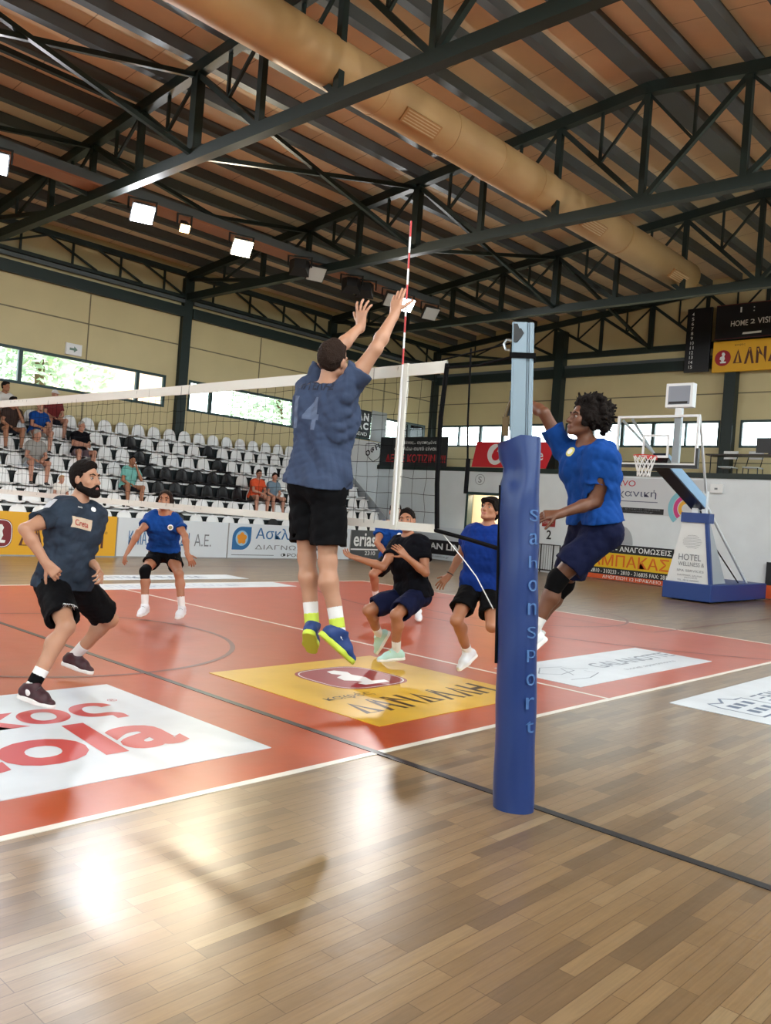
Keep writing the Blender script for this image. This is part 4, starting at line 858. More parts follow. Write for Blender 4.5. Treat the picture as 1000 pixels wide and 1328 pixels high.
# ================================================================== people: bodies and clothes as smooth blended surfaces
def V3(*a): return np.array(a, float)
def nrm(v): v = np.asarray(v, float); return v/np.linalg.norm(v)
class Field:
    """smooth union of tapered limbs and ellipsoids on a grid, turned into one continuous mesh"""
    def __init__(s): s.p = []
    def cone(s, a, b, r1, r2, k=.03, cuta=False, cutb=False, flat=None):
        s.p.append(('c', np.asarray(a, float), np.asarray(b, float), r1, r2, k, cuta, cutb, flat)); return s
    def ell(s, c, ax, r, k=.03): s.p.append(('e', np.asarray(c, float), np.asarray(ax, float), np.asarray(r, float), k)); return s
    def sub(s, c, ax, r, k=.01): s.p.append(('s', np.asarray(c, float), np.asarray(ax, float), np.asarray(r, float), k)); return s
    def hole(s, a, b, r1, r2, k=.006): s.p.append(('h', np.asarray(a, float), np.asarray(b, float), r1, r2, k, False, False, None)); return s
    def bounds(s):
        lo, hi = [], []
        for q in s.p:
            if q[0] == 'c': m = max(q[3], q[4]); lo += [q[1]-m, q[2]-m]; hi += [q[1]+m, q[2]+m]
            elif q[0] == 'e': m = max(q[3]); lo.append(q[1]-m); hi.append(q[1]+m)
        return np.min(lo, 0), np.max(hi, 0)
    def mesh(s, h, cuts=(), noise=0, nseed=0, nfreq=1.0):
        lo, hi = s.bounds(); lo = lo-.035; hi = hi+.035
        n = np.ceil((hi-lo)/h).astype(int)+1
        F = np.full(n, .5, np.float32); ax = [lo[i]+h*np.arange(n[i]) for i in range(3)]
        for q in s.p:
            if q[0] in 'ch': m = max(q[3], q[4]); a = np.minimum(q[1], q[2])-m; b = np.maximum(q[1], q[2])+m; k = q[5]
            else: m = max(q[3]); a = q[1]-m; b = q[1]+m; k = q[4]
            pad = k+2.5*h
            i0 = np.maximum(0, np.floor((a-pad-lo)/h).astype(int)); i1 = np.minimum(n, np.ceil((b+pad-lo)/h).astype(int)+1)
            sl = tuple(slice(i0[j], i1[j]) for j in range(3))
            P = np.stack(np.meshgrid(*[ax[j][sl[j]] for j in range(3)], indexing='ij'), -1)
            if q[0] in 'ch':
                A, B, r1, r2 = q[1], q[2], q[3], q[4]; d = B-A; L2 = max(d @ d, 1e-9); w = P-A; t = np.clip((w @ d)/L2, 0, 1)
                v = w - t[..., None]*d
                if q[8] is not None:      # flattened section: axis, factor
                    fx, ff = q[8]; c = v @ fx; v = v + np.multiply.outer(c*(ff-1), fx)
                D = np.sqrt((v*v).sum(-1)) - (r1+(r2-r1)*t); L = math.sqrt(L2)
                if q[6]: D = np.maximum(D, -(w @ d)/L)
                if q[7]: D = np.maximum(D, ((P-B) @ d)/L)
            else:
                w = (P-q[1]) @ q[2].T; k0 = np.sqrt(((w/q[3])**2).sum(-1)); k1 = np.sqrt(((w/q[3]**2)**2).sum(-1)); D = k0*(k0-1)/np.maximum(k1, 1e-6)
            D = D.astype(np.float32); G = F[sl]
            if q[0] in 'sh':
                hh = np.maximum(k-np.abs(-D-G), 0)/k; F[sl] = np.maximum(G, -D)+hh*hh*k*.25
            else:
                hh = np.maximum(k-np.abs(D-G), 0)/k; F[sl] = np.minimum(G, D)-hh*hh*k*.25
        if noise or cuts:
            P = np.stack(np.meshgrid(*ax, indexing='ij'), -1).astype(np.float32)
            if noise:
                rg = np.random.RandomState(nseed); T = np.zeros(n, np.float32)
                for fr, am in ((9, 1), (17, .7), (31, .45), (55, .25)):
                    for _ in range(3):
                        d = rg.normal(size=3); d /= np.linalg.norm(d); T += am*(1-1.6*np.abs(np.sin((P @ (d*fr*nfreq*.6).astype(np.float32))+rg.uniform(0, 6)+1.1*np.sin(P @ (rg.normal(size=3)*6).astype(np.float32))))).astype(np.float32)
                F += noise*T/2.2
            for (c, nn) in cuts: F = np.maximum(F, ((P-np.asarray(c, np.float32)) @ np.asarray(nn, np.float32)))
        return nets(F, lo, h)
def nets(F, lo, h):
    S = F < 0; c = np.zeros(tuple(np.array(F.shape)-1), np.int8)
    for a in (0, 1):
        for b in (0, 1):
            for d in (0, 1): c += S[a:F.shape[0]-1+a, b:F.shape[1]-1+b, d:F.shape[2]-1+d]
    I = np.argwhere((c > 0) & (c < 8)); idx = np.full(c.shape, -1, np.int32); idx[tuple(I.T)] = np.arange(len(I))
    acc = np.zeros((len(I), 3)); cnt = np.zeros(len(I))
    co = [(a, b, d) for a in (0, 1) for b in (0, 1) for d in (0, 1)]
    val = {o: F[I[:, 0]+o[0], I[:, 1]+o[1], I[:, 2]+o[2]] for o in co}
    for o in co:
        for axis in range(3):
            if o[axis]: continue
            e = list(o); e[axis] = 1; e = tuple(e); a, b = val[o], val[e]; m = (a < 0) != (b < 0)
            t = np.where(m, a/np.where(m, a-b, 1), 0); p = np.repeat(np.array(o, float)[None], len(I), 0); p[:, axis] += t
            acc[m] += p[m]; cnt[m] += 1
    V = lo + h*(I + acc/np.maximum(cnt, 1)[:, None])
    Q = []
    for axis in range(3):
        u, v = [(1, 2), (2, 0), (0, 1)][axis]
        a = [slice(None)]*3; b = [slice(None)]*3; a[axis] = slice(0, -1); b[axis] = slice(1, None)
        A, B = S[tuple(a)], S[tuple(b)]; E = np.argwhere(A != B)
        E = E[(E[:, u] > 0) & (E[:, v] > 0) & (E[:, u] < F.shape[u]-1) & (E[:, v] < F.shape[v]-1)]
        flip = A[tuple(E.T)]
        def cell(du, dv): q = E.copy(); q[:, u] -= du; q[:, v] -= dv; return idx[tuple(q.T)]
        q = np.stack([cell(1, 1), cell(0, 1), cell(0, 0), cell(1, 0)], 1); q[~flip] = q[~flip][:, ::-1]; Q.append(q)
    Q = np.concatenate(Q); Q = Q[(Q >= 0).all(1)]
    return V, Q
def nobj(name, VQ, material, parent=None, smooth=True, **k):
    Vv, Q = VQ; me = bpy.data.meshes.new(name); me.vertices.add(len(Vv)); me.vertices.foreach_set('co', Vv.astype(np.float32).ravel())
    me.loops.add(len(Q)*4); me.loops.foreach_set('vertex_index', Q.ravel()); me.polygons.add(len(Q))
    me.polygons.foreach_set('loop_start', np.arange(0, len(Q)*4, 4)); 
    me.update(calc_edges=True); me.validate(); me.polygons.foreach_set('use_smooth', [smooth]*len(me.polygons)); me.materials.append(material)
    return tag(put(bpy.data.objects.new(name, me), parent), **k)

def reach(parent, u, v, L, sign):
    """point on the sight line of pixel (u, v) at distance L from parent: sign -1 the nearer, 1 the farther one"""
    o = np.array(CAM); d = nrm(np.array(ray(u, v))); w = o-parent; b = w @ d; c = w @ w-L*L; q = b*b-c
    if q <= 0:
        p = o-b*d; return parent+nrm(p-parent)*L
    return o+(-b+sign*math.sqrt(q))*d
cR, cU, cF = np.array(RIGHT), np.array([0, 0, 1.0]), nrm(np.array([FWD.x, FWD.y, 0]))
def cdir(r, f, u=0): return nrm(cR*np.array([1, 1, 0])*r + cF*f + cU*u)

def build_person(J, P):
    """J: joints in the room; P: looks. Returns the body object with clothes and hair as children"""
    s = P.get('s', 1.0); h = P.get('h', .008); B = Field(); W_ = P.get('w', 1.0)*s
    pel, neck, left, lefth = J['pelvis'], J['neck'], J['left'], J['lefth']; up = nrm(neck-pel)
    fw = nrm(np.cross(left, up)); left = np.cross(up, fw); fwh = nrm(np.cross(lefth, up)); TL = np.linalg.norm(neck-pel)
    # torso as a stack of flattened sections between hip line and shoulder line
    prof = [(-.06, .075, .098, 0), (.05, .075, .1, .0), (.2, .062, .092, .0), (.38, .06, .09, .01), (.58, .072, .1, .015), (.75, .085, .105, .015), (.9, .1, .085, .0), (.99, .075, .062, -.01)]
    tor = []
    for t, w, r, f in prof:
        l_ = nrm(lefth*(1-t)+left*t) if 0 <= t <= 1 else (lefth if t < 0 else left); ff = fwh*(1-min(max(t, 0), 1))+fw*min(max(t, 0), 1)
        c = pel+up*TL*t+ff*f*s; bend = J.get('bend', 0); c = c - fw*bend*math.sin(PI*min(max(t, 0), 1)); tor.append((c-l_*w*W_, c+l_*w*W_, r*s*P.get('girth', 1)))
    for a, b, r in tor: B.cone(a, b, r, r, .05)
    for i in range(len(tor)-1):
        for q in (0, 1): B.cone(tor[i][q], tor[i+1][q], tor[i][2]*.97, tor[i+1][2]*.97, .03)
    if P.get('belly'): B.ell(pel+up*.16+fw*.06, np.eye(3), [.14*s]*3, .06)
    for q in (-1, 1): B.ell(pel - fwh*.055*s + lefth*q*.07*s - up*.05*s, np.eye(3), [.085*s]*3, .05)
    # neck and head
    hc, hf, hu = J['head'], J['hf'], J['hu']; hl = np.cross(hu, hf)
    B.cone(neck-up*.05*s, hc-hu*.07*s-hf*.02*s, .062*s, .052*s, .04)
    hs = s*P.get('hs', 1.0); AX = np.array([hl, hf, hu])
    H = lambda l, f, u: hc+(hl*l+hf*f+hu*u)*hs
    B.ell(H(0, -.012, .035), AX, np.array([.074, .094, .086])*hs, .02); B.ell(H(0, .022, -.035), AX, np.array([.06, .07, .085])*hs, .02)
    for q in (-1, 1):
        B.cone(H(q*.048, .0, -.06), H(q*.016, .068, -.1), .026*hs, .02*hs, .02); B.ell(H(q*.042, .055, -.025), AX, np.array([.024]*3)*hs, .02)
    B.ell(H(0, .078, -.1), AX, np.array([.022, .02, .019])*hs, .015)
    B.cone(H(-.036, .078, .022), H(.036, .078, .022), .0135*hs, .0135*hs, .012)
    for q in (-1, 1): B.sub(H(q*.033, .1, -.002), AX, np.array([.017, .016, .011])*hs, .012)
    B.cone(H(0, .09, .008), H(0, .112, -.036), .0085*hs, .0125*hs, .012); B.cone(H(-.012, .097, -.04), H(.012, .097, -.04), .0095*hs, .0095*hs, .008)
    B.cone(H(-.017, .088, -.065), H(.017, .088, -.065), .0105*hs, .0105*hs, .01); B.cone(H(-.012, .086, -.078), H(.012, .086, -.078), .0105*hs, .0105*hs, .01)
    for q in (-1, 1): B.ell(H(q*.078, -.008, -.008), AX, np.array([.0095, .019, .032])*hs, .008); B.ell(H(q*.072, .0, -.02), AX, np.array([.01, .012, .016])*hs, .008)
    # arms
    for q, S in ((1, 'L'), (-1, 'R')):
        sh, el, wr = J['sh'+S], J['el'+S], J['wr'+S]; m = P.get('arm', 1)*s
        B.cone(neck-up*.075*s+left*q*.06*s, sh, .06*s, .056*s, .04); B.ell(sh, np.eye(3), [.06*m]*3, .04)
        B.cone(sh, sh+(el-sh)*.5, .05*m, .048*m, .03); B.cone(sh+(el-sh)*.5, el, .048*m, .038*m, .02)
        f1 = el+(wr-el)*.3; B.cone(el, f1, .037*m, .041*m, .02); B.cone(f1, wr, .041*m, .0265*m, .02)
        hand(B, wr, J['hd'+S], J['hn'+S], q, s*P.get('hand', 1.0), J.get('curl'+S, .5), J.get('spread'+S, .12), h)
    # legs
    for q, S in ((1, 'L'), (-1, 'R')):
        hp, kn, an, td = J['hip'+S], J['kn'+S], J['an'+S], J['td'+S]; m = P.get('leg', 1)*s
        B.cone(hp, hp+(kn-hp)*.45, .09*m, .077*m, .04); B.cone(hp+(kn-hp)*.45, kn, .077*m, .054*m, .03)
        sd = nrm(an-kn); kf = nrm(td-sd*(td @ sd)) if np.linalg.norm(td-sd*(td @ sd)) > .1 else fw
        B.ell(kn+kf*.006*s, np.eye(3), [.054*m]*3, .02)
        c1 = kn+(an-kn)*.3-kf*.016*s; B.cone(kn+(an-kn)*.05, c1, .048*m, .056*m, .03); B.cone(c1, kn+(an-kn)*.62, .056*m, .04*m, .03); B.cone(kn+(an-kn)*.6, an, .042*m, .032*m, .02)
        B.cone(kn, an, .045*m, .034*m, .02)
        B.cone(an-sd*0, an+sd*.035*s+td*.09*s, .03*s, .018*s, .02)
    body = nobj('person', B.mesh(h), P['skin'], label=P['label'], cat='person', group=P.get('group'))
    body.data.materials[0] = P['skin']
    ph = max(h, .006)
    # shirt
    if P.get('shirt'):
        Fs = Field(); inf = P.get('loose', .02)*s
        hem = P.get('hem', -.02)
        for i, (a, b, r) in enumerate(tor):
            if i < len(tor)-1: Fs.cone(a, b, r+inf, r+inf, .05)
        for i in range(len(tor)-2):
            for q in (0, 1): Fs.cone(tor[i][q], tor[i+1][q], tor[i][2]+inf, tor[i+1][2]+inf, .04)
        c0 = pel-up*.16*s; hx = lefth*.014*s
        for q, ex in ((0, -1), (1, 1)): Fs.cone(tor[0][q]+hx*ex-up*.12*s, tor[1][q]+hx*ex, tor[1][2]+inf*1.5, tor[1][2]+inf*1.3, .03)
        Fs.cone((tor[0][0]+tor[0][1])/2-up*.12*s, (tor[1][0]+tor[1][1])/2, tor[1][2]+inf*1.5, tor[1][2]+inf*1.3, .03)
        if P.get('belly'): Fs.ell(pel+up*.16+fw*.06, np.eye(3), [.16*s]*3, .06)
        for q, S in ((1, 'L'), (-1, 'R')):
            sh, el = J['sh'+S], J['el'+S]; e = sh+(el-sh)*P.get('sleeve', .62); m = P.get('arm', 1)*s
            Fs.cone(neck-up*.06*s+left*q*.05*s, sh, .066*s, .07*s, .04); Fs.ell(sh, np.eye(3), [.074*s]*3, .04)
            Fs.cone(sh, e, .068*m, .076*m+.004, .022, cutb=True); Fs.hole(e-(el-sh)*.06, el, .054*m, .058*m)
        for q in (-1, 1): Fs.ell(pel - fwh*.055*s + lefth*q*.07*s - up*.05*s, np.eye(3), [.116*s]*3, .05)
        if P.get('collar'): Fs.cone(neck-up*.06*s, neck+up*P['collar']*s-fw*.012*s, .078*s, .07*s, .03, cutb=True)
        cuts = [(pel+up*hem*s, -up)]
        sho = nobj('shirt', Fs.mesh(ph, cuts, P.get('wrinkle', .012), P.get('seed', 1), 2.2), P['shirt'], body)
        # neckband
        nb = MB(); c = neck+up*.012*s+fw*.005; a_, b_ = left, nrm(fw*.9-up*.35)
        nb.tube([Vector(c+(a_*math.cos(t)*.066+b_*math.sin(t)*.07)*s) for t in np.linspace(0, 2*PI, 25)], .009*s, 6, cap=False); obj('neckband', nb, P.get('band', P['shirt']), sho, smooth=True)
        J['shirt_obj'] = sho
    # shorts or trousers
    if P.get('shorts'):
        Fs = Field(); L = P.get('short_len', .78); inf = P.get('short_loose', .024)*s
        for a, b, r in tor[:3]: Fs.cone(a, b, r+.012*s, r+.012*s, .05)
        for q in (-1, 1): Fs.ell(pel - fwh*.055*s + lefth*q*.07*s - up*.05*s, np.eye(3), [.097*s]*3, .05)
        for q, S in ((1, 'L'), (-1, 'R')):
            hp, kn = J['hip'+S], J['kn'+S]; m = P.get('leg', 1)*s
            if L >= 1:
                an = J['an'+S]; Fs.cone(hp, kn, .095*m+.012, .066*m+.012, .04); Fs.cone(kn, kn+(an-kn)*.93, .066*m+.012, .05*m+.008, .04, cutb=True)
            else: e = hp+(kn-hp)*L; Fs.cone(hp, e, .093*m+inf*.6, (.093-.032*L)*m+inf*1.8, .03, cutb=True); Fs.hole(e-(kn-hp)*.1, e+(kn-hp)*.15, (.095-.032*L)*m+inf*.5, (.095-.032*L)*m+inf*.7)
        so = nobj('shorts' if L < 1 else 'trousers', Fs.mesh(ph, [(pel+up*P.get('waist', .085)*s, up)], P.get('wrinkle', .009), P.get('seed', 1)+5, 2.0), P['shorts'], body); J['shorts_obj'] = so
    # socks, shoes, knee pads
    for q, S in ((1, 'L'), (-1, 'R')):
        kn, an, td = J['kn'+S], J['an'+S], J['td'+S]; sd = nrm(an-kn); m = P.get('leg', 1)*s
        if P.get('kneepad', '') and S in P['kneepad']:
            hp = J['hip'+S]; a = kn+(hp-kn)*P.get('pad_up', .18); b = kn+(an-kn)*.22; f = Field(); f.cone(a, kn, .064*m, .064*m, .03, cuta=True); f.cone(kn, b, .064*m, .057*m, .03, cutb=True); nobj('knee_pad', f.mesh(ph), P['padmat'], body)
        if P.get('sock'):
            f = Field(); a = kn+(an-kn)*P.get('sock_top', .62); f.cone(a, an, .047*m, .041*m, .02, cuta=True); f.cone(an, an+sd*.03*s+td*.015*s, .039*s, .033*s, .02); so = nobj('sock', f.mesh(ph), P['sock'], body)
            if P.get('sock_band') and S in P.get('sock_band_side', 'LR'): f = Field(); a = kn+(an-kn)*.8; b = kn+(an-kn)*.95; f.cone(a, b, .0455*m, .0445*m, .01, cuta=True, cutb=True); nobj('sock_band', f.mesh(ph), P['sock_band'], so)
        if P.get('shoe'): shoe(body, an, sd, td, J.get('fu'+S), s, P, ph)
    # face details
    if P.get('face', True):
        for q in (-1, 1):
            m = MB(); ball(m, H(q*.033, .0775, -.002), .0112*hs); e = obj('eye', m, EYEW, body, smooth=True)
            m = MB(); ball(m, H(q*.033+P.get('look', 0),   .0835, -.001), .0066*hs); obj('iris', m, EYEI, e, smooth=True)
            f = MB(); f.tube([Vector(H(q*.014, .094, .021)), Vector(H(q*.034, .091, .028)), Vector(H(q*.053, .076, .021))], [.0035*hs, .0055*hs, .003*hs], 6); obj('eyebrow', f, P['hair'], body, smooth=True)
        f = Field(); f.cone(H(-.019, .092, -.0665), H(.019, .092, -.0665), .0075*hs, .0075*hs, .004); f.cone(H(-.015, .091, -.0765), H(.015, .091, -.0765), .0075*hs, .0075*hs, .004); nobj('lips', f.mesh(.003), P.get('lips', LIPS), body)
    hair(body, H, AX, hs, P, h)
    return body
def ball(m, c, r, n=10):
    rows = []
    for i in range(n//2+3):
        t = PI*i/(n//2+2); rows.append([Vector(c)+Vector((math.sin(t)*math.cos(2*PI*j/n), math.sin(t)*math.sin(2*PI*j/n), math.cos(t)))*r for j in range(n)])
    m.grid(rows, close=True)
def hand(B, wr, d, n, q, s, curl, spread, h):
    """d: along the palm, n: palm normal (the side the fingers curl to), q: 1 left hand, -1 right hand"""
    d = nrm(d); n = nrm(n-d*(n @ d)); t = np.cross(d, n)*q      # t points to the thumb side
    rmin = .0078 if h < .0075 else h*1.05
    for w in (-.026, -.009, .009, .026): B.cone(wr+d*.012*s+t*w*.75*s, wr+d*.082*s+t*w*1.1*s, .0145*s, .012*s, .012)
    B.cone(wr-d*.02*s, wr+d*.02*s, .024*s, .024*s, .02, flat=(n, 1.25))
    lens = ((.031, .042, .026, .021), (.011, .046, .03, .023), (-.010, .043, .028, .022), (-.03, .033, .021, .019))
    for i, (w, a, b, c) in enumerate(lens):
        p = wr+d*(.082-.004*abs(i-1))*s+t*w*s; ang = curl*.5+.06*i; sp = t*spread*(1.2-i*.8)
        for L, r, da in ((a, .0092, curl*.55), (b, .0085, curl*.75), (c, .0078, curl*.5)):
            dd = nrm(d*math.cos(ang)+n*math.sin(ang)+sp*math.cos(ang)); e = p+dd*L*s; B.cone(p, e, max(r*s, rmin), max((r-.0006)*s, rmin), .004); p = e; ang += da
    p = wr+d*.026*s+t*.024*s; dd = nrm(d*.62+t*.72+n*.3)
    for L, r, b in ((.042, .0125, 0), (.032, .0105, .5), (.026, .0092, .4)):
        dd = nrm(dd+(d*.6+n*.25*(1+curl))*b*.6); e = p+dd*L*s; B.cone(p, e, max(r*s, rmin), max(r*s*.9, rmin), .008 if L > .04 else .004); p = e
def shoe(body, an, sd, td, fu, s, P, h):
    """sd: shin direction down, td: toe direction"""
    td = nrm(td); fu = nrm(fu if fu is not None else -(sd-td*(sd @ td))); fu = nrm(fu-td*(fu @ td)); l = np.cross(fu, td)
    h = max(.005, h*.85); o = an-fu*.075*s; K = lambda f, u, w=0: o+(td*f+fu*u+l*w)*s
    F = Field(); F.cone(K(-.045, .045), K(.0, .095), .038*s, .047*s, .03); F.cone(K(-.04, .03), K(.1, .028), .036*s, .041*s, .03, flat=(fu, 1.15)); F.cone(K(.1, .026), K(.165, .016), .041*s, .033*s, .03, flat=(fu, 1.3)); F.cone(K(.01, .08), K(.1, .045), .036*s, .033*s, .03)
    so = nobj('shoe', F.mesh(h, [(K(0, .002), -fu), (K(0, .105), nrm(fu-td*.25))]), P['shoe'], body)
    F = Field(); F.cone(K(-.05, .0), K(.08, .0), .04*s, .046*s, .03, flat=(fu, .9)); F.cone(K(.08, .0), K(.165, .0), .046*s, .036*s, .03, flat=(fu, .9))
    nobj('sole', F.mesh(h, [(K(0, -.012), -fu), (K(0, .02), fu)]), P.get('sole', SOLE), so)
    m = MB()
    for i in range(4): f = .045+.022*i; u = .1-.0105*i; m.tube([Vector(K(f, u-.014, -.03)), Vector(K(f+.003, u-.002, -.015)), Vector(K(f+.004, u+.003, 0)), Vector(K(f+.003, u-.002, .015)), Vector(K(f, u-.014, .03))], .0042*s, 5)
    obj('laces', m, P.get('laces', SOLE), so)
    if P.get('shoe_toe'):
        F = Field(); F.cone(K(.1, .012), K(.17, .008), .046*s, .038*s, .03, flat=(fu, 1.35)); nobj('toe_cap', F.mesh(h, [(K(0, .002), -fu), (K(.115, 0), -td)]), P['shoe_toe'], so)
def hair(body, H, AX, hs, P, h):
    st = P.get('hairstyle'); hh = min(max(h*.8, .005), .01)
    if not st: return
    F = Field(); c = H(0, -.014, .037)
    if st == 'short':
        t = P.get('hair_t', .007); F.ell(c, AX, (np.array([.0755, .0955, .0875])+np.array([.2, .35, 1])*t+.002)*hs, .01); F.ell(H(0, -.03, .0), AX, (np.array([.068, .074, .07])+.003+.3*t)*hs, .02); F.ell(H(0, .055, .09), AX, np.array([.05, .03, .02+t])*hs, .02)
        for q in (-1, 1): F.sub(H(q*.085, .01, -.015), AX, np.array([.03, .03, .04])*hs, .006)
        if P.get('beard'):
            for q in (-1, 1): F.cone(H(q*.071, .03, .05), H(q*.069, .016, -.04), .011*hs, .008*hs, .01)
        nn = nrm(AX[1]*.72-AX[2]*.7); cuts = [(H(0, .07, .062), nrm(AX[1]*.93-AX[2]*.36)), (H(0, -.02, -.03), nn)]
        nobj('hair', F.mesh(hh, cuts, .005, 3, 4.0), P['hair'], body)
    elif st == 'fringe':
        F.ell(c, AX, np.array([.094, .112, .103])*hs, .01); F.ell(H(0, -.045, -.02), AX, np.array([.08, .07, .085])*hs, .02); F.cone(H(-.055, .078, .06), H(.055, .08, .055), .024*hs, .024*hs, .02)
        cuts = [(H(0, .085, .032), nrm(AX[1]*.55-AX[2]*.83)), (H(0, -.0, -.045), nrm(AX[1]*.75-AX[2]*.66))]
        nobj('hair', F.mesh(hh, cuts, .006, 4, 2.4), P['hair'], body)
    elif st == 'long':
        F.ell(c, AX, np.array([.09, .105, .1])*hs, .01); F.ell(H(0, -.05, -.03), AX, np.array([.085, .06, .1])*hs, .02)
        for q in (-1, 1): F.cone(H(q*.082, -.01, .0), H(q*.088, -.0, -.12), .03*hs, .022*hs, .02)
        cuts = [(H(0, .062, .066), nrm(AX[1]*.9-AX[2]*.43))]
        nobj('hair', F.mesh(hh, cuts, .005, 4, 2.4), P['hair'], body)
    elif st == 'afro':
        rg = np.random.RandomState(5)
        for _ in range(420):
            d = rg.normal(size=3); d /= np.linalg.norm(d)
            if d[1] > .45 and d[2] < .55: continue
            if d[2] < -.62: continue
            rr = .112+.03*rg.rand()**2+(.022 if d[1] < 0 else 0)
            p = H(d[0]*rr*.82, d[1]*rr-.03, d[2]*rr*.92+.035); F.ell(p, AX, np.array([.015+.008*rg.rand()]*3)*hs, .008)
            e = p+nrm(p-c)*.02+rg.normal(size=3)*.012; F.cone(p, e, .011*hs, .006*hs, .006)
        F.ell(H(0, -.035, .035), AX, np.array([.1, .11, .11])*hs, .02)
        nobj('hair', F.mesh(.0055, [(H(0, .07, .05), nrm(AX[1]*.97-AX[2]*.2))], .004, 6, 4.0), P['hair'], body)
    elif st == 'cap':
        F.ell(H(0, -.01, .04), AX, np.array([.085, .104, .095])*hs, .01)
        nobj('cap', F.mesh(hh, [(H(0, .0, .04), -AX[2])]), P['hair'], body)
        f = Field(); f.ell(H(0, .12, .045), AX, np.array([.07, .075, .012])*hs, .01); nobj('cap_peak', f.mesh(hh), P.get('peak', P['hair']), body)
    if P.get('beard'):
        F = Field()
        for q in (-1, 1):
            F.cone(H(q*.05, .0, -.06), H(q*.02, .072, -.105), .031*hs, .029*hs, .02); F.cone(H(q*.066, .008, -.03), H(q*.05, .0, -.06), .012*hs, .028*hs, .015); F.cone(H(q*.008, .1, -.052), H(q*.03, .085, -.08), .008*hs, .014*hs, .01)
        F.ell(H(0, .082, -.107), AX, np.array([.034, .027, .026])*hs, .02)
        F.sub(H(0, .107, -.0715), AX, np.array([.021, .02, .0095])*hs, .005)
        nobj('beard', F.mesh(.005, [(H(0, .03, -.02), nrm(AX[2]*.9+AX[1]*.3))], .003, 8, 4.0), P['hair'], body)

def px_pose(Q):
    """joints from photo pixels: Q gives pelvis depth, facings in the camera's right/away frame and a pixel per joint"""
    s = Q.get('s', 1.0); J = {}; R = lambda par, key, L: reach(par, *Q[key][:2], L*s, Q[key][2] if len(Q[key]) > 2 else 1)
    J['pelvis'] = pel = np.array(at(*Q['pelvis'], Q['D'])); J['neck'] = nk = R(pel, 'neck', .52*Q.get('torso', 1))
    up = nrm(nk-pel); f = cdir(*Q['chest']); l = np.cross(up, f); J['left'] = l = nrm(l)
    f2 = cdir(*Q.get('hipface', Q['chest'])); J['lefth'] = l2 = nrm(np.cross(cU*.6+up*.4, f2))
    hc = R(nk, 'head', .2); J['head'] = hc; hf = cdir(*Q['headface']); hu = nrm(Q.get('headup', up*.5+nrm(hc-nk)*.6) - hf*0); hu = nrm(hu-hf*(hu @ hf)); J['hf'], J['hu'] = hf, hu
    for q, S in ((1, 'L'), (-1, 'R')):
        sh = nk-up*.055*s+l*q*.165*s*Q.get('w', 1)
        if 'sh'+S in Q: sh = sh+np.array(Q['sh'+S])[0]*cR+np.array(Q['sh'+S])[1]*cF+np.array(Q['sh'+S])[2]*cU
        J['sh'+S] = sh; J['el'+S] = el = R(sh, 'el'+S, .30); J['wr'+S] = wr = R(el, 'wr'+S, .265)
        hd = R(wr, 'hd'+S, .1)-wr; J['hd'+S] = nrm(hd); J['hn'+S] = np.array(cdir(*Q['hn'+S])); J['curl'+S] = Q.get('curl'+S, .5); J['spread'+S] = Q.get('spread'+S, .12)
        hp = pel+l2*q*.095*s-up*.03*s; J['hip'+S] = hp; J['kn'+S] = kn = R(hp, 'kn'+S, .45); J['an'+S] = an = R(kn, 'an'+S, .43)
        J['td'+S] = np.array(cdir(*Q['td'+S])); 
        if 'fu'+S in Q: J['fu'+S] = np.array(cdir(*Q['fu'+S]))
    if 'bend' in Q: J['bend'] = Q['bend']
    return J
def decal(target, mb_fn, u, v, material, name, parent, lift=.003, updir=Z, cell=.012, tilt=0):
    """lays flat print (x right, y up, metres) on a garment where the sight line of a pixel meets it"""
    me = target.data; mw = WM(target); bv = BVHTree.FromPolygons([mw @ q.co for q in me.vertices], [tuple(p.vertices) for p in me.polygons])
    d = ray(u, v).normalized(); hit, nn, *_ = bv.ray_cast(CAM, d)
    if hit is None: return None
    ns = Vector((0, 0, 0)); 
    for a in (-.03, 0, .03):
        for b in (-.03, 0, .03):
            h2, n2, *_ = bv.ray_cast(CAM, (hit+RIGHT*a+UPV*b-CAM).normalized())
            if n2 is not None: ns += n2 if n2.dot(d) < 0 else -n2
    nn = ns.normalized(); U = Vector(updir).cross(nn).normalized(); Vv = nn.cross(U)
    if tilt: U, Vv = U*math.cos(tilt)+Vv*math.sin(tilt), Vv*math.cos(tilt)-U*math.sin(tilt)
    m = MB(); mb_fn(m); bm = bmesh.new(); vs = [bm.verts.new(q) for q in m.v]
    for f in m.f:
        try: bm.faces.new([vs[i] for i in f])
        except ValueError: pass
    xs = [q[0] for q in m.v]; ys_ = [q[1] for q in m.v]
    for lo_, hi_, ax in ((min(xs), max(xs), 0), (min(ys_), max(ys_), 1)):
        t = lo_+cell
        while t < hi_: 
            co = [0, 0, 0]; no = [0, 0, 0]; co[ax] = t; no[ax] = 1
            bmesh.ops.bisect_plane(bm, geom=bm.verts[:]+bm.edges[:]+bm.faces[:], plane_co=co, plane_no=no); t += cell
    for w in bm.verts:
        p = hit+U*w.co.x+Vv*w.co.y; h2, n2, *_ = bv.ray_cast(p+nn*.25, -nn, .5)
        w.co = (h2+nn*lift) if h2 is not None else p
    me2 = bpy.data.meshes.new(name); bm.to_mesh(me2); bm.free(); me2.materials.append(material)
    return put(bpy.data.objects.new(name, me2), parent)
def rect(m, x0, x1, y0, y1): m.add([(x0, y0, 0), (x1, y0, 0), (x1, y1, 0), (x0, y1, 0)], [(0, 1, 2, 3)])
def disc(m, r, n=20): m.add([(r*math.cos(2*PI*i/n), r*math.sin(2*PI*i/n), 0) for i in range(n)], [tuple(range(n))])
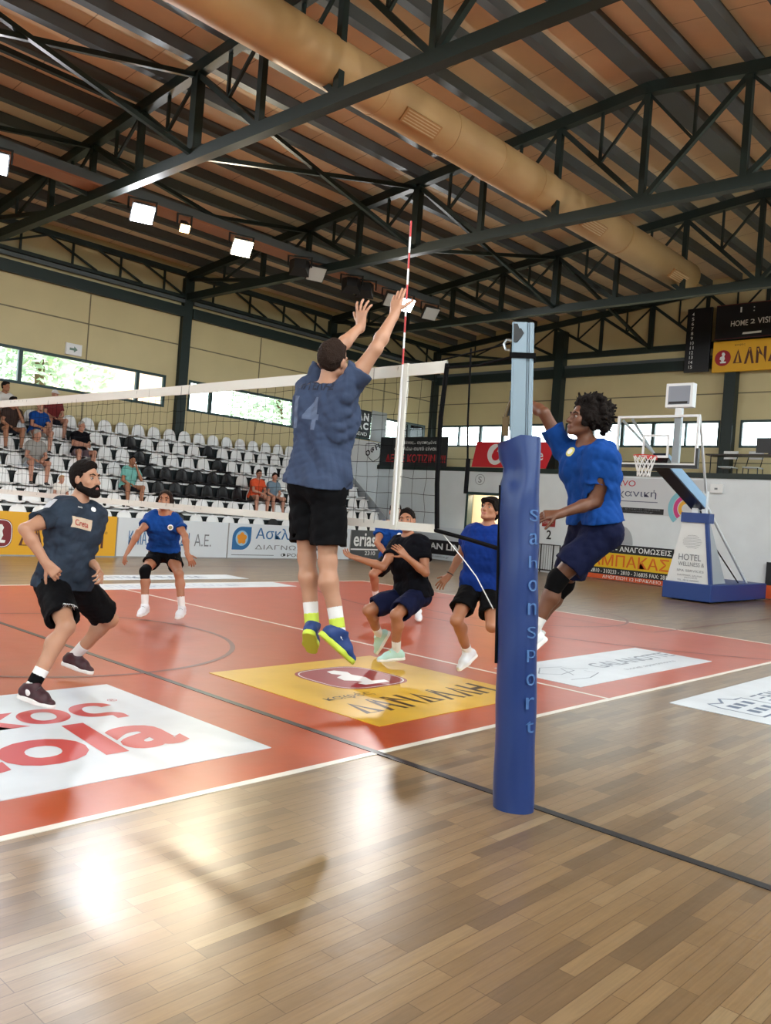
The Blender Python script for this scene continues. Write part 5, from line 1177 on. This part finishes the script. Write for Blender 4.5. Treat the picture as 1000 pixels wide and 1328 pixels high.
def tx(s_, x, y, w, h_, b=0): return lambda m: write(m, s_, (0, 0, 0), (1, 0, 0), (0, 1, 0), x, y, w, h_, b)
EYEW = mat('eye_white', rgb(150, 138, 130), .6, spec=.2); EYEI = mat('iris_brown', rgb(40, 25, 18), .5, spec=.2); LIPS = mat('lips_rose', rgb(158, 96, 86), .5); SOLE = mat('sole_white', rgb(226, 226, 224), .5)
def skin(name, c): 
    m = mat(name, c, .5, noise=.05, nscale=9); m.node_tree.nodes['Principled BSDF'].inputs['Subsurface Weight'].default_value = .06; m.node_tree.nodes['Principled BSDF'].inputs['Subsurface Radius'].default_value = (.02, .008, .004); return m
SK1 = skin('skin_light', rgb(178, 132, 106)); SK2 = skin('skin_tan', rgb(164, 112, 84)); SK3 = skin('skin_brown', rgb(106, 66, 46)); SK4 = skin('skin_rosy', rgb(184, 132, 110))
HB = mat('hair_black', rgb(20, 14, 12), .8, spec=.15, bump=.8, bscale=140); HD = mat('hair_dark_brown', rgb(42, 30, 24), .8, spec=.15, bump=.8, bscale=140); HG = mat('hair_grey', rgb(170, 166, 160), .7, bump=.6, bscale=160)
SLATE = mat('shirt_slate', rgb(62, 74, 100), .8, spec=.12, bump=.25, bscale=300); CAMO = mat('shirt_camo', rgb(46, 56, 70), .8, spec=.12, noise=.35, nscale=6, bump=.25, bscale=300)
BLUET = mat('shirt_blue', rgb(20, 66, 138), .8, spec=.12, bump=.25, bscale=300); ROYAL = mat('shirt_royal', rgb(16, 48, 124), .8, spec=.12, bump=.25, bscale=300); BLKT = mat('shirt_black', rgb(12, 13, 20), .8, spec=.1, bump=.25, bscale=300)
SHB = mat('shorts_black', rgb(10, 10, 13), .8, spec=.1, bump=.25, bscale=300); SHN = mat('shorts_navy', rgb(20, 25, 54), .8, spec=.1, bump=.25, bscale=300); SOCK = mat('sock_white', rgb(226, 226, 226), .85); LIME = mat('lime_green', rgb(196, 216, 70), .6)
SHBL = mat('shoe_blue', rgb(28, 58, 118), .6); SHMA = mat('shoe_maroon', rgb(58, 26, 34), .6, noise=.25, nscale=30); SHWH = mat('shoe_white', rgb(222, 226, 232), .55); SHMI = mat('shoe_mint', rgb(176, 214, 206), .55); PADB = mat('pad_black', rgb(9, 9, 11), .8, spec=.1)
# ---- the players
if 'A' in WHO:
    Q = dict(s=1.03, D=5.30, pelvis=(413, 622), neck=(424, 486, 1), chest=(.62, .78), head=(432, 468, 1), headface=(.52, .85, .1),
      shL=(.02, .02, .07), shR=(.0, -.03, .08), elL=(446, 442, 1), wrL=(468, 423, 1), hdL=(469, 402, 1), hnL=(.6, .8, .1), curlL=.35, spreadL=.3,
      elR=(492, 446, 1), wrR=(512, 407, 1), hdR=(515, 388, 1), hnR=(.5, .85, .1), curlR=.12, spreadR=.1,
      knL=(398, 740, 1), anL=(406, 826, 1), knR=(424, 744, -1), anR=(441, 833, 1), tdL=(.05, .82, -.55), tdR=(.72, .3, -.62), fuL=(.1, .6, .75), fuR=(.5, .2, .8))
    J = px_pose(Q); A = build_person(J, dict(s=1.03, h=.0055, skin=SK1, hair=HD, hairstyle='short', hair_t=.005, shirt=SLATE, shorts=SHB, sock=SOCK, sock_band=LIME, shoe=SHBL, sole=LIME, laces=SHBL, hem=-.03, waist=.012, collar=.05, short_len=.80, sleeve=.5, w=1.05,
      label='jumping blocker seen from behind, slate grey shirt, black shorts, both arms raised above the net', seed=3))
    PR = mat('print_slate_pale', rgb(92, 106, 134), .8); PRD = mat('print_slate_dark', rgb(30, 38, 58), .8)
    t_ = J['shirt_obj']; upd = Vector(J['neck']-J['pelvis'])
    decal(t_, tx('14', -.1, -.1, .2, .2, .02), 397, 535, PR, 'number', t_, updir=upd)
    decal(t_, tx('ΑΓΓΕΛΗΣ', -.15, -.03, .3, .065, .03), 410, 500, PRD, 'name_lettering', t_, updir=upd)
if 'B' in WHO:
    Q = dict(s=1.05, D=6.2, pelvis=(84, 752), neck=(101, 641, -1), chest=(.86, -.5), hipface=(.78, -.6), w=.95, head=(115, 609, -1), headface=(.93, -.3, .1), headup=cU,
      shL=(.03, .0, -.02), shR=(.0, 0, -.03), elR=(32, 686, -1), wrR=(66, 740, -1), hdR=(80, 751, -1), hnR=(-.15, .9, -.3), curlR=1.35, spreadR=.03,
      elL=(108, 722, 1), wrL=(123, 733, -1), hdL=(132, 744, -1), hnL=(-.6, -.3, -.6), curlL=1.0, spreadL=.03,
      knR=(86, 812, -1), anR=(38, 897, -1), knL=(143, 803, 1), anL=(96, 851, 1), tdR=(.93, -.35, -.12), tdL=(.93, -.35, -.15), fuR=(.12, 0, 1), fuL=(.15, 0, 1))
    J = px_pose(Q); b_ = build_person(J, dict(s=1.05, h=.0058, skin=SK1, hair=HB, hairstyle='short', hair_t=.015, w=.95, beard=True, shirt=CAMO, shorts=SHB, sock=SOCK, sock_top=.7, shoe=SHMA, laces=BLACK, sock_band=PADB, sock_band_side='R', hem=-.06, short_len=.80, sleeve=.56,
      label='bearded player at the left in dark camouflage shirt and black shorts, crouching on court', seed=5))
    t_ = J['shirt_obj']; upd = Vector(J['neck']-J['pelvis'])
    e = decal(t_, lambda m: rect(m, -.085, .085, -.04, .04), 107, 679, mat('patch_beige', rgb(196, 178, 156), .8), 'chest_patch', t_, updir=upd, tilt=-.12)
    decal(t_, tx('Creta', -.06, -.022, .12, .045, .01), 106, 679, mat('patch_red', rgb(166, 60, 56), .8), 'patch_lettering', e or t_, lift=.006, updir=upd, tilt=-.12)
    decal(t_, lambda m: rect(m, -.04, .04, -.05, .05), 64, 655, mat('patch_grey', rgb(190, 192, 200), .8), 'sleeve_patch', t_, updir=Vector(J['shR']-J['elR']), tilt=0)
    decal(t_, tx('macron', -.02, -.006, .04, .012), 104, 658, INKW, 'maker_mark', t_, updir=upd); decal(t_, lambda m: disc(m, .02), 121, 661, INKW, 'crest', t_, updir=upd)
    s_ = J['shorts_obj']; decal(s_, tx('macron', -.045, -.012, .09, .022, .01), 91, 785, INKW, 'shorts_lettering', s_)
if 'C' in WHO:
    Q = dict(s=.98, D=10.6, pelvis=(213, 716), neck=(213, 668, -1), chest=(-.05, -1), head=(214, 649, -1), headface=(.05, -.95, .12),
      elR=(180, 690, -1), wrR=(166, 715, -1), hdR=(161, 724, -1), hnR=(.6, .5, .2), curlR=.5, elL=(240, 695, -1), wrL=(243, 719, -1), hdL=(249, 729, -1), hnL=(-.6, .5, .2), curlL=.5,
      knR=(188, 741, -1), anR=(188, 791, 1), knL=(232, 744, -1), anL=(236, 790, 1), tdR=(-.1, -1, -.15), tdL=(-.05, -1, -.15), fuR=(0, -.1, 1), fuL=(0, -.1, 1), shL=(0, 0, -.03), shR=(0, 0, -.03))
    J = px_pose(Q); b_ = build_person(J, dict(s=.98, h=.009, skin=SK2, hair=HD, hairstyle='long', shirt=BLUET, shorts=SHB, sock=SOCK, shoe=SHWH, laces=BLACK, kneepad='R', padmat=PADB, hem=.05, short_len=.6, short_loose=.012, sleeve=.5,
      label='far player facing the camera in blue shirt, black knee pad on one leg', seed=7))
    t_ = J['shirt_obj']; e = decal(t_, lambda m: disc(m, .035), 221, 684, INKW, 'badge', t_); decal(t_, lambda m: disc(m, .022), 221, 684, mat('badge_gold', rgb(150, 150, 110), .7), 'badge_centre', e or t_, lift=.006)
if 'D' in WHO:
    Q = dict(s=1.05, D=12.4, pelvis=(512, 726), neck=(509, 681, -1), chest=(-.35, -.9), head=(513, 664, -1), headface=(.1, -.95, .05),
      elR=(489, 704, -1), wrR=(504, 722, -1), hdR=(510, 730, -1), hnR=(.6, .5, .2), curlR=.5, elL=(530, 706, -1), wrL=(526, 728, -1), hdL=(522, 738, -1), hnL=(-.6, .5, .2), curlL=.5,
      knR=(484, 744, -1), anR=(488, 776, 1), knL=(538, 752, -1), anL=(543, 797, 1), tdR=(-.4, -.9, -.1), tdL=(.05, -1, -.1), fuR=(0, -.1, 1), fuL=(0, -.1, 1), shL=(0, 0, -.02), shR=(0, 0, -.02))
    J = px_pose(Q); b_ = build_person(J, dict(s=1.05, h=.009, skin=SK2, hair=HB, hairstyle='short', hair_t=.012, shirt=BLUET, shorts=SHB, sock=SOCK, shoe=SHWH, hem=-.04, short_len=.7, sleeve=.5,
      label='far player in blue shirt bending forward, half hidden behind the black-shirted runner', seed=8))
    t_ = J['shirt_obj']; decal(t_, lambda m: disc(m, .035), 518, 694, INKW, 'badge', t_)
if 'E' in WHO:
    Q = dict(s=.99, D=8.45, pelvis=(535, 768), neck=(529, 696, -1), chest=(-.55, -.83), hipface=(-.75, -.6), head=(528, 675, -1), headface=(-.3, -.9, .15),
      elR=(497, 735, -1), wrR=(463, 724, -1), hdR=(451, 720, -1), hnR=(.3, -.5, 1), curlR=.5, elL=(552, 743, -1), wrL=(527, 722, -1), hdL=(517, 711, -1), hnL=(-.3, .8, -.2), curlL=.35,
      knR=(478, 791, -1), anR=(492, 824, 1), knL=(514, 797, -1), anL=(514, 845, 1), tdL=(-.95, -.3, -.1), tdR=(-.45, .2, -.9), fuL=(0, 0, 1), fuR=(-.9, -.2, .3), shL=(0, 0, -.02), shR=(0, 0, -.02))
    J = px_pose(Q); b_ = build_person(J, dict(s=.99, h=.0075, skin=SK2, hair=HB, hairstyle='short', hair_t=.014, shirt=BLKT, shorts=SHN, sock=SOCK, sock_top=.68, shoe=SHMI, laces=LIME, hem=-.05, short_len=.85, sleeve=.5,
      label='running player in black shirt and navy shorts behind the net, one arm across the chest', seed=9))
if 'F' in WHO:
    Q = dict(s=1.0, D=8.1, pelvis=(625, 758), neck=(634, 671, 1), chest=(-.45, -.9), head=(638, 648, -1), headface=(-.55, -.72, .3),
      elR=(599, 717, 1), wrR=(582, 747, -1), hdR=(571, 758, -1), hnR=(.6, .5, .2), curlR=.4, elL=(664, 722, -1), wrL=(664, 755, -1), hdL=(664, 768, -1), hnL=(-.6, .5, .2), curlL=.5,
      knR=(592, 804, -1), anR=(607, 846, 1), knL=(638, 812, -1), anL=(646, 800, 1), tdR=(-.6, -.6, -.45), tdL=(.5, .3, -.8), fuR=(-.5, -.3, .8), fuL=(.7, -.5, .4))
    J = px_pose(Q); b_ = build_person(J, dict(s=1.0, h=.0065, skin=SK2, hair=HB, hairstyle='fringe', shirt=ROYAL, shorts=SHB, sock=SOCK, sock_top=.8, shoe=SHWH, hem=-.06, short_len=.7, sleeve=.55,
      label='player in royal blue shirt standing half hidden behind the pole, looking up', seed=11))
    m = MB(); w0, w1 = Vector(J['wrR']), Vector(J['elR']); c = w0+(w1-w0)*.1; d = (w1-w0).normalized(); a = d.orthogonal().normalized(); bb_ = d.cross(a)
    m.tube([c+(a*math.cos(t)+bb_*math.sin(t))*.034 for t in np.linspace(0, 2*PI, 17)], .005, 5, cap=False); obj('wristband', m, BLACK, b_)
if 'G' in WHO:
    Q = dict(s=.99, D=5.65, pelvis=(772, 682), neck=(761, 573, -1), chest=(-.85, -.55), hipface=(-.85, -.5), head=(757, 539, -1), headface=(-.93, -.25, .14), headup=cU*1+cR*.25,
      shR=(-.04, .02, .05), elR=(704, 532, 1), wrR=(681, 520, 1), hdR=(679, 506, 1), hnR=(-.9, -.3, -.2), curlR=.4, shL=(.0, 0, -.02), elL=(768, 656, -1), wrL=(724, 667, -1), hdL=(704, 668, -1), hnL=(-.2, .6, -.6), curlL=.9,
      knL=(722, 752, -1), anL=(688, 826, 1), knR=(732, 758, 1), anR=(682, 828, 1), tdL=(-.7, -.3, -.6), tdR=(-.55, -.3, -.75), fuL=(-.6, .0, .75), fuR=(-.7, 0, .6), bend=.02)
    J = px_pose(Q); b_ = build_person(J, dict(s=.99, h=.0058, skin=SK3, hair=HB, hairstyle='afro', shirt=BLUET, shorts=SHN, sock=SOCK, shoe=SHWH, kneepad='LR', padmat=PADB, pad_up=.1, hem=.02, short_len=.76, sleeve=.62, lips=mat('lips_brown', rgb(110, 62, 54), .5),
      label='jumping spiker right of the pole in blue shirt with big curly black hair', seed=13))
    t_ = J['shirt_obj']; e = decal(t_, lambda m: disc(m, .035), 740, 586, mat('badge_yellow', rgb(216, 206, 120), .7), 'badge', t_); decal(t_, lambda m: disc(m, .02), 740, 586, INKW, 'badge_centre', e or t_, lift=.006)
# ---- spectators on the stand
def seated(x, k, P, lean=.1, turn=0, knees=.12, arms='lap', head=(0, -1, 0), scale=.97):
    s = scale; zt = TZ0+TZS*k; y = TY0+.41+TYS*k-.13; zf = zt-TZS if k else zt-.55
    J = {}; rot = lambda v: np.array([v[0]*math.cos(turn)-v[1]*math.sin(turn), v[0]*math.sin(turn)+v[1]*math.cos(turn), v[2]]); O = np.array([x, y, zt+.155])
    pt = lambda a, b, c: O+rot((a*s, b*s, c*s))
    J['pelvis'] = O; J['neck'] = pt(0, -lean, .5); J['left'] = J['lefth'] = rot((1, 0, 0)); J['head'] = pt(0, -lean-.04, .70); J['hf'] = nrm(rot(head)); hu = np.array([0, 0, 1.0]); J['hu'] = nrm(hu-J['hf']*(hu @ J['hf']))
    for q, S in ((1, 'L'), (-1, 'R')):
        J['sh'+S] = pt(q*.17, -lean, .445); J['hip'+S] = pt(q*.09, -.02, -.03); J['kn'+S] = pt(q*(.09+knees), -.43, .03); J['an'+S] = np.array([*(pt(q*(.09+knees*.8), -.42, 0)[:2]), zf+.09]); J['td'+S] = nrm(rot((q*.2, -1, 0))); J['fu'+S] = cU
        if arms == 'lap': J['el'+S] = pt(q*.24, -lean-.06, .18); J['wr'+S] = pt(q*.1, -.27, .1); J['hd'+S] = rot((-q*.4, -.9, -.1)); J['hn'+S] = np.array([0, 0, -1.0])
        elif arms == 'cross': J['el'+S] = pt(q*.22, -lean-.1, .2); J['wr'+S] = pt(-q*.06, -lean-.2, .22+.03*q); J['hd'+S] = rot((-q, 0, 0)); J['hn'+S] = rot((0, 1, 0))
        elif arms == 'chin':
            if q > 0: J['el'+S] = pt(q*.2, -lean-.2, .22); J['wr'+S] = pt(q*.08, -lean-.16, .5); J['hd'+S] = rot((-.3, 0, 1)); J['hn'+S] = rot((-.5, .5, 0))
            else: J['el'+S] = pt(q*.24, -lean-.06, .18); J['wr'+S] = pt(q*.1, -.27, .1); J['hd'+S] = rot((-q*.4, -.9, -.1)); J['hn'+S] = np.array([0, 0, -1.0])
        elif arms == 'knees': J['el'+S] = pt(q*.22, -lean-.12, .2); J['wr'+S] = pt(q*.04, -.42, .14); J['hd'+S] = rot((-q*.3, -.8, -.4)); J['hn'+S] = rot((0, .3, -1))
    P = dict(dict(s=s, h=.013, face=False, hair=HB, hairstyle='short', hair_t=.014, shorts=mat('trousers_dark', rgb(48, 50, 60), .8, spec=.15), short_len=.75, shoe=BLACK, sleeve=.6, hem=-.02, wrinkle=.006, group='spectators on the stand'), **P)
    return build_person(J, P)
if 'S' in WHO:
    c_ = lambda n, *a: mat(n, rgb(*a), .8, spec=.15)
    for nm, x, k, P, kw in (
      ('a', 4.75, 6, dict(skin=SK2, shirt=c_('shirt_white', 214, 210, 206), shorts=c_('shorts_charcoal', 40, 38, 42), label='spectator in white shirt on the back row at the left edge'), dict(lean=.22, arms='knees', head=(.5, -.8, 0))),
      ('b', 4.75, 5, dict(skin=SK2, shirt=c_('shirt_dark_brown', 62, 48, 44), label='spectator in dark brown shirt below the white-shirted one, hand at chin'), dict(lean=.2, arms='chin', head=(.4, -.9, 0))),
      ('c', 5.45, 5, dict(skin=SK4, shirt=BLUET, hair=c_('hair_fair', 150, 116, 82), shorts=c_('shorts_pale', 170, 168, 164), label='fair-haired spectator in bright blue shirt on the stand'), dict(lean=.12, arms='knees', head=(.2, -.95, -.1))),
      ('d', 6.05, 6, dict(skin=SK4, shirt=c_('shirt_wine', 112, 42, 44), hair=c_('cap_white', 220, 218, 216), hairstyle='cap', label='spectator in wine red shirt and white cap on the back row'), dict(lean=.1, arms='lap', head=(.1, -.95, -.1))),
      ('e', 6.35, 4, dict(skin=SK4, shirt=BLKT, hair=HG, hair_t=.004, shorts=c_('shorts_plaid', 128, 112, 122), girth=1.08, label='grey-haired spectator in black shirt with crossed arms'), dict(lean=.0, arms='cross', head=(.2, -1, 0))),
      ('f', 4.95, 3, dict(skin=SK4, shirt=c_('shirt_grey_check', 150, 150, 148), hair=HG, shorts=c_('shorts_light', 176, 184, 196), girth=1.1, label='elderly spectator in grey shirt and light shorts above the white net tape'), dict(lean=.14, arms='lap', head=(.2, -.95, -.05))),
      ('g', 7.15, 2, dict(skin=SK2, shirt=c_('shirt_teal', 122, 190, 184), hair=HB, shorts=c_('shorts_dark', 46, 48, 56), label='spectator in teal shirt resting chin on hand, right of the bearded player'), dict(lean=.14, arms='chin', head=(-.2, -.95, 0))),
      ('h', 11.15, 2, dict(skin=SK4, shirt=c_('shirt_orange', 214, 86, 52), hair=HD, shorts=c_('shorts_brown', 88, 74, 66), label='spectator in orange shirt on the right part of the stand'), dict(lean=.14, arms='knees', head=(-.3, -.95, 0))),
      ('i', 11.75, 2, dict(skin=SK4, shirt=c_('shirt_grey_blue', 116, 138, 156), hair=HD, shorts=c_('trousers_plum', 62, 36, 44), label='spectator in grey-blue shirt beside the orange-shirted one'), dict(lean=.12, arms='lap', head=(-.3, -.95, 0), scale=.92)),
      ('j', 5.15, 1, dict(skin=SK4, shirt=c_('shirt_child_white', 226, 224, 220), hair=c_('hair_child', 190, 150, 110), shorts=c_('shorts_child', 200, 200, 206), label='small child in white shirt low on the stand behind the net tape'), dict(lean=.1, arms='lap', head=(.2, -.95, 0), scale=.66))):
        seated(x, k, P, **kw)
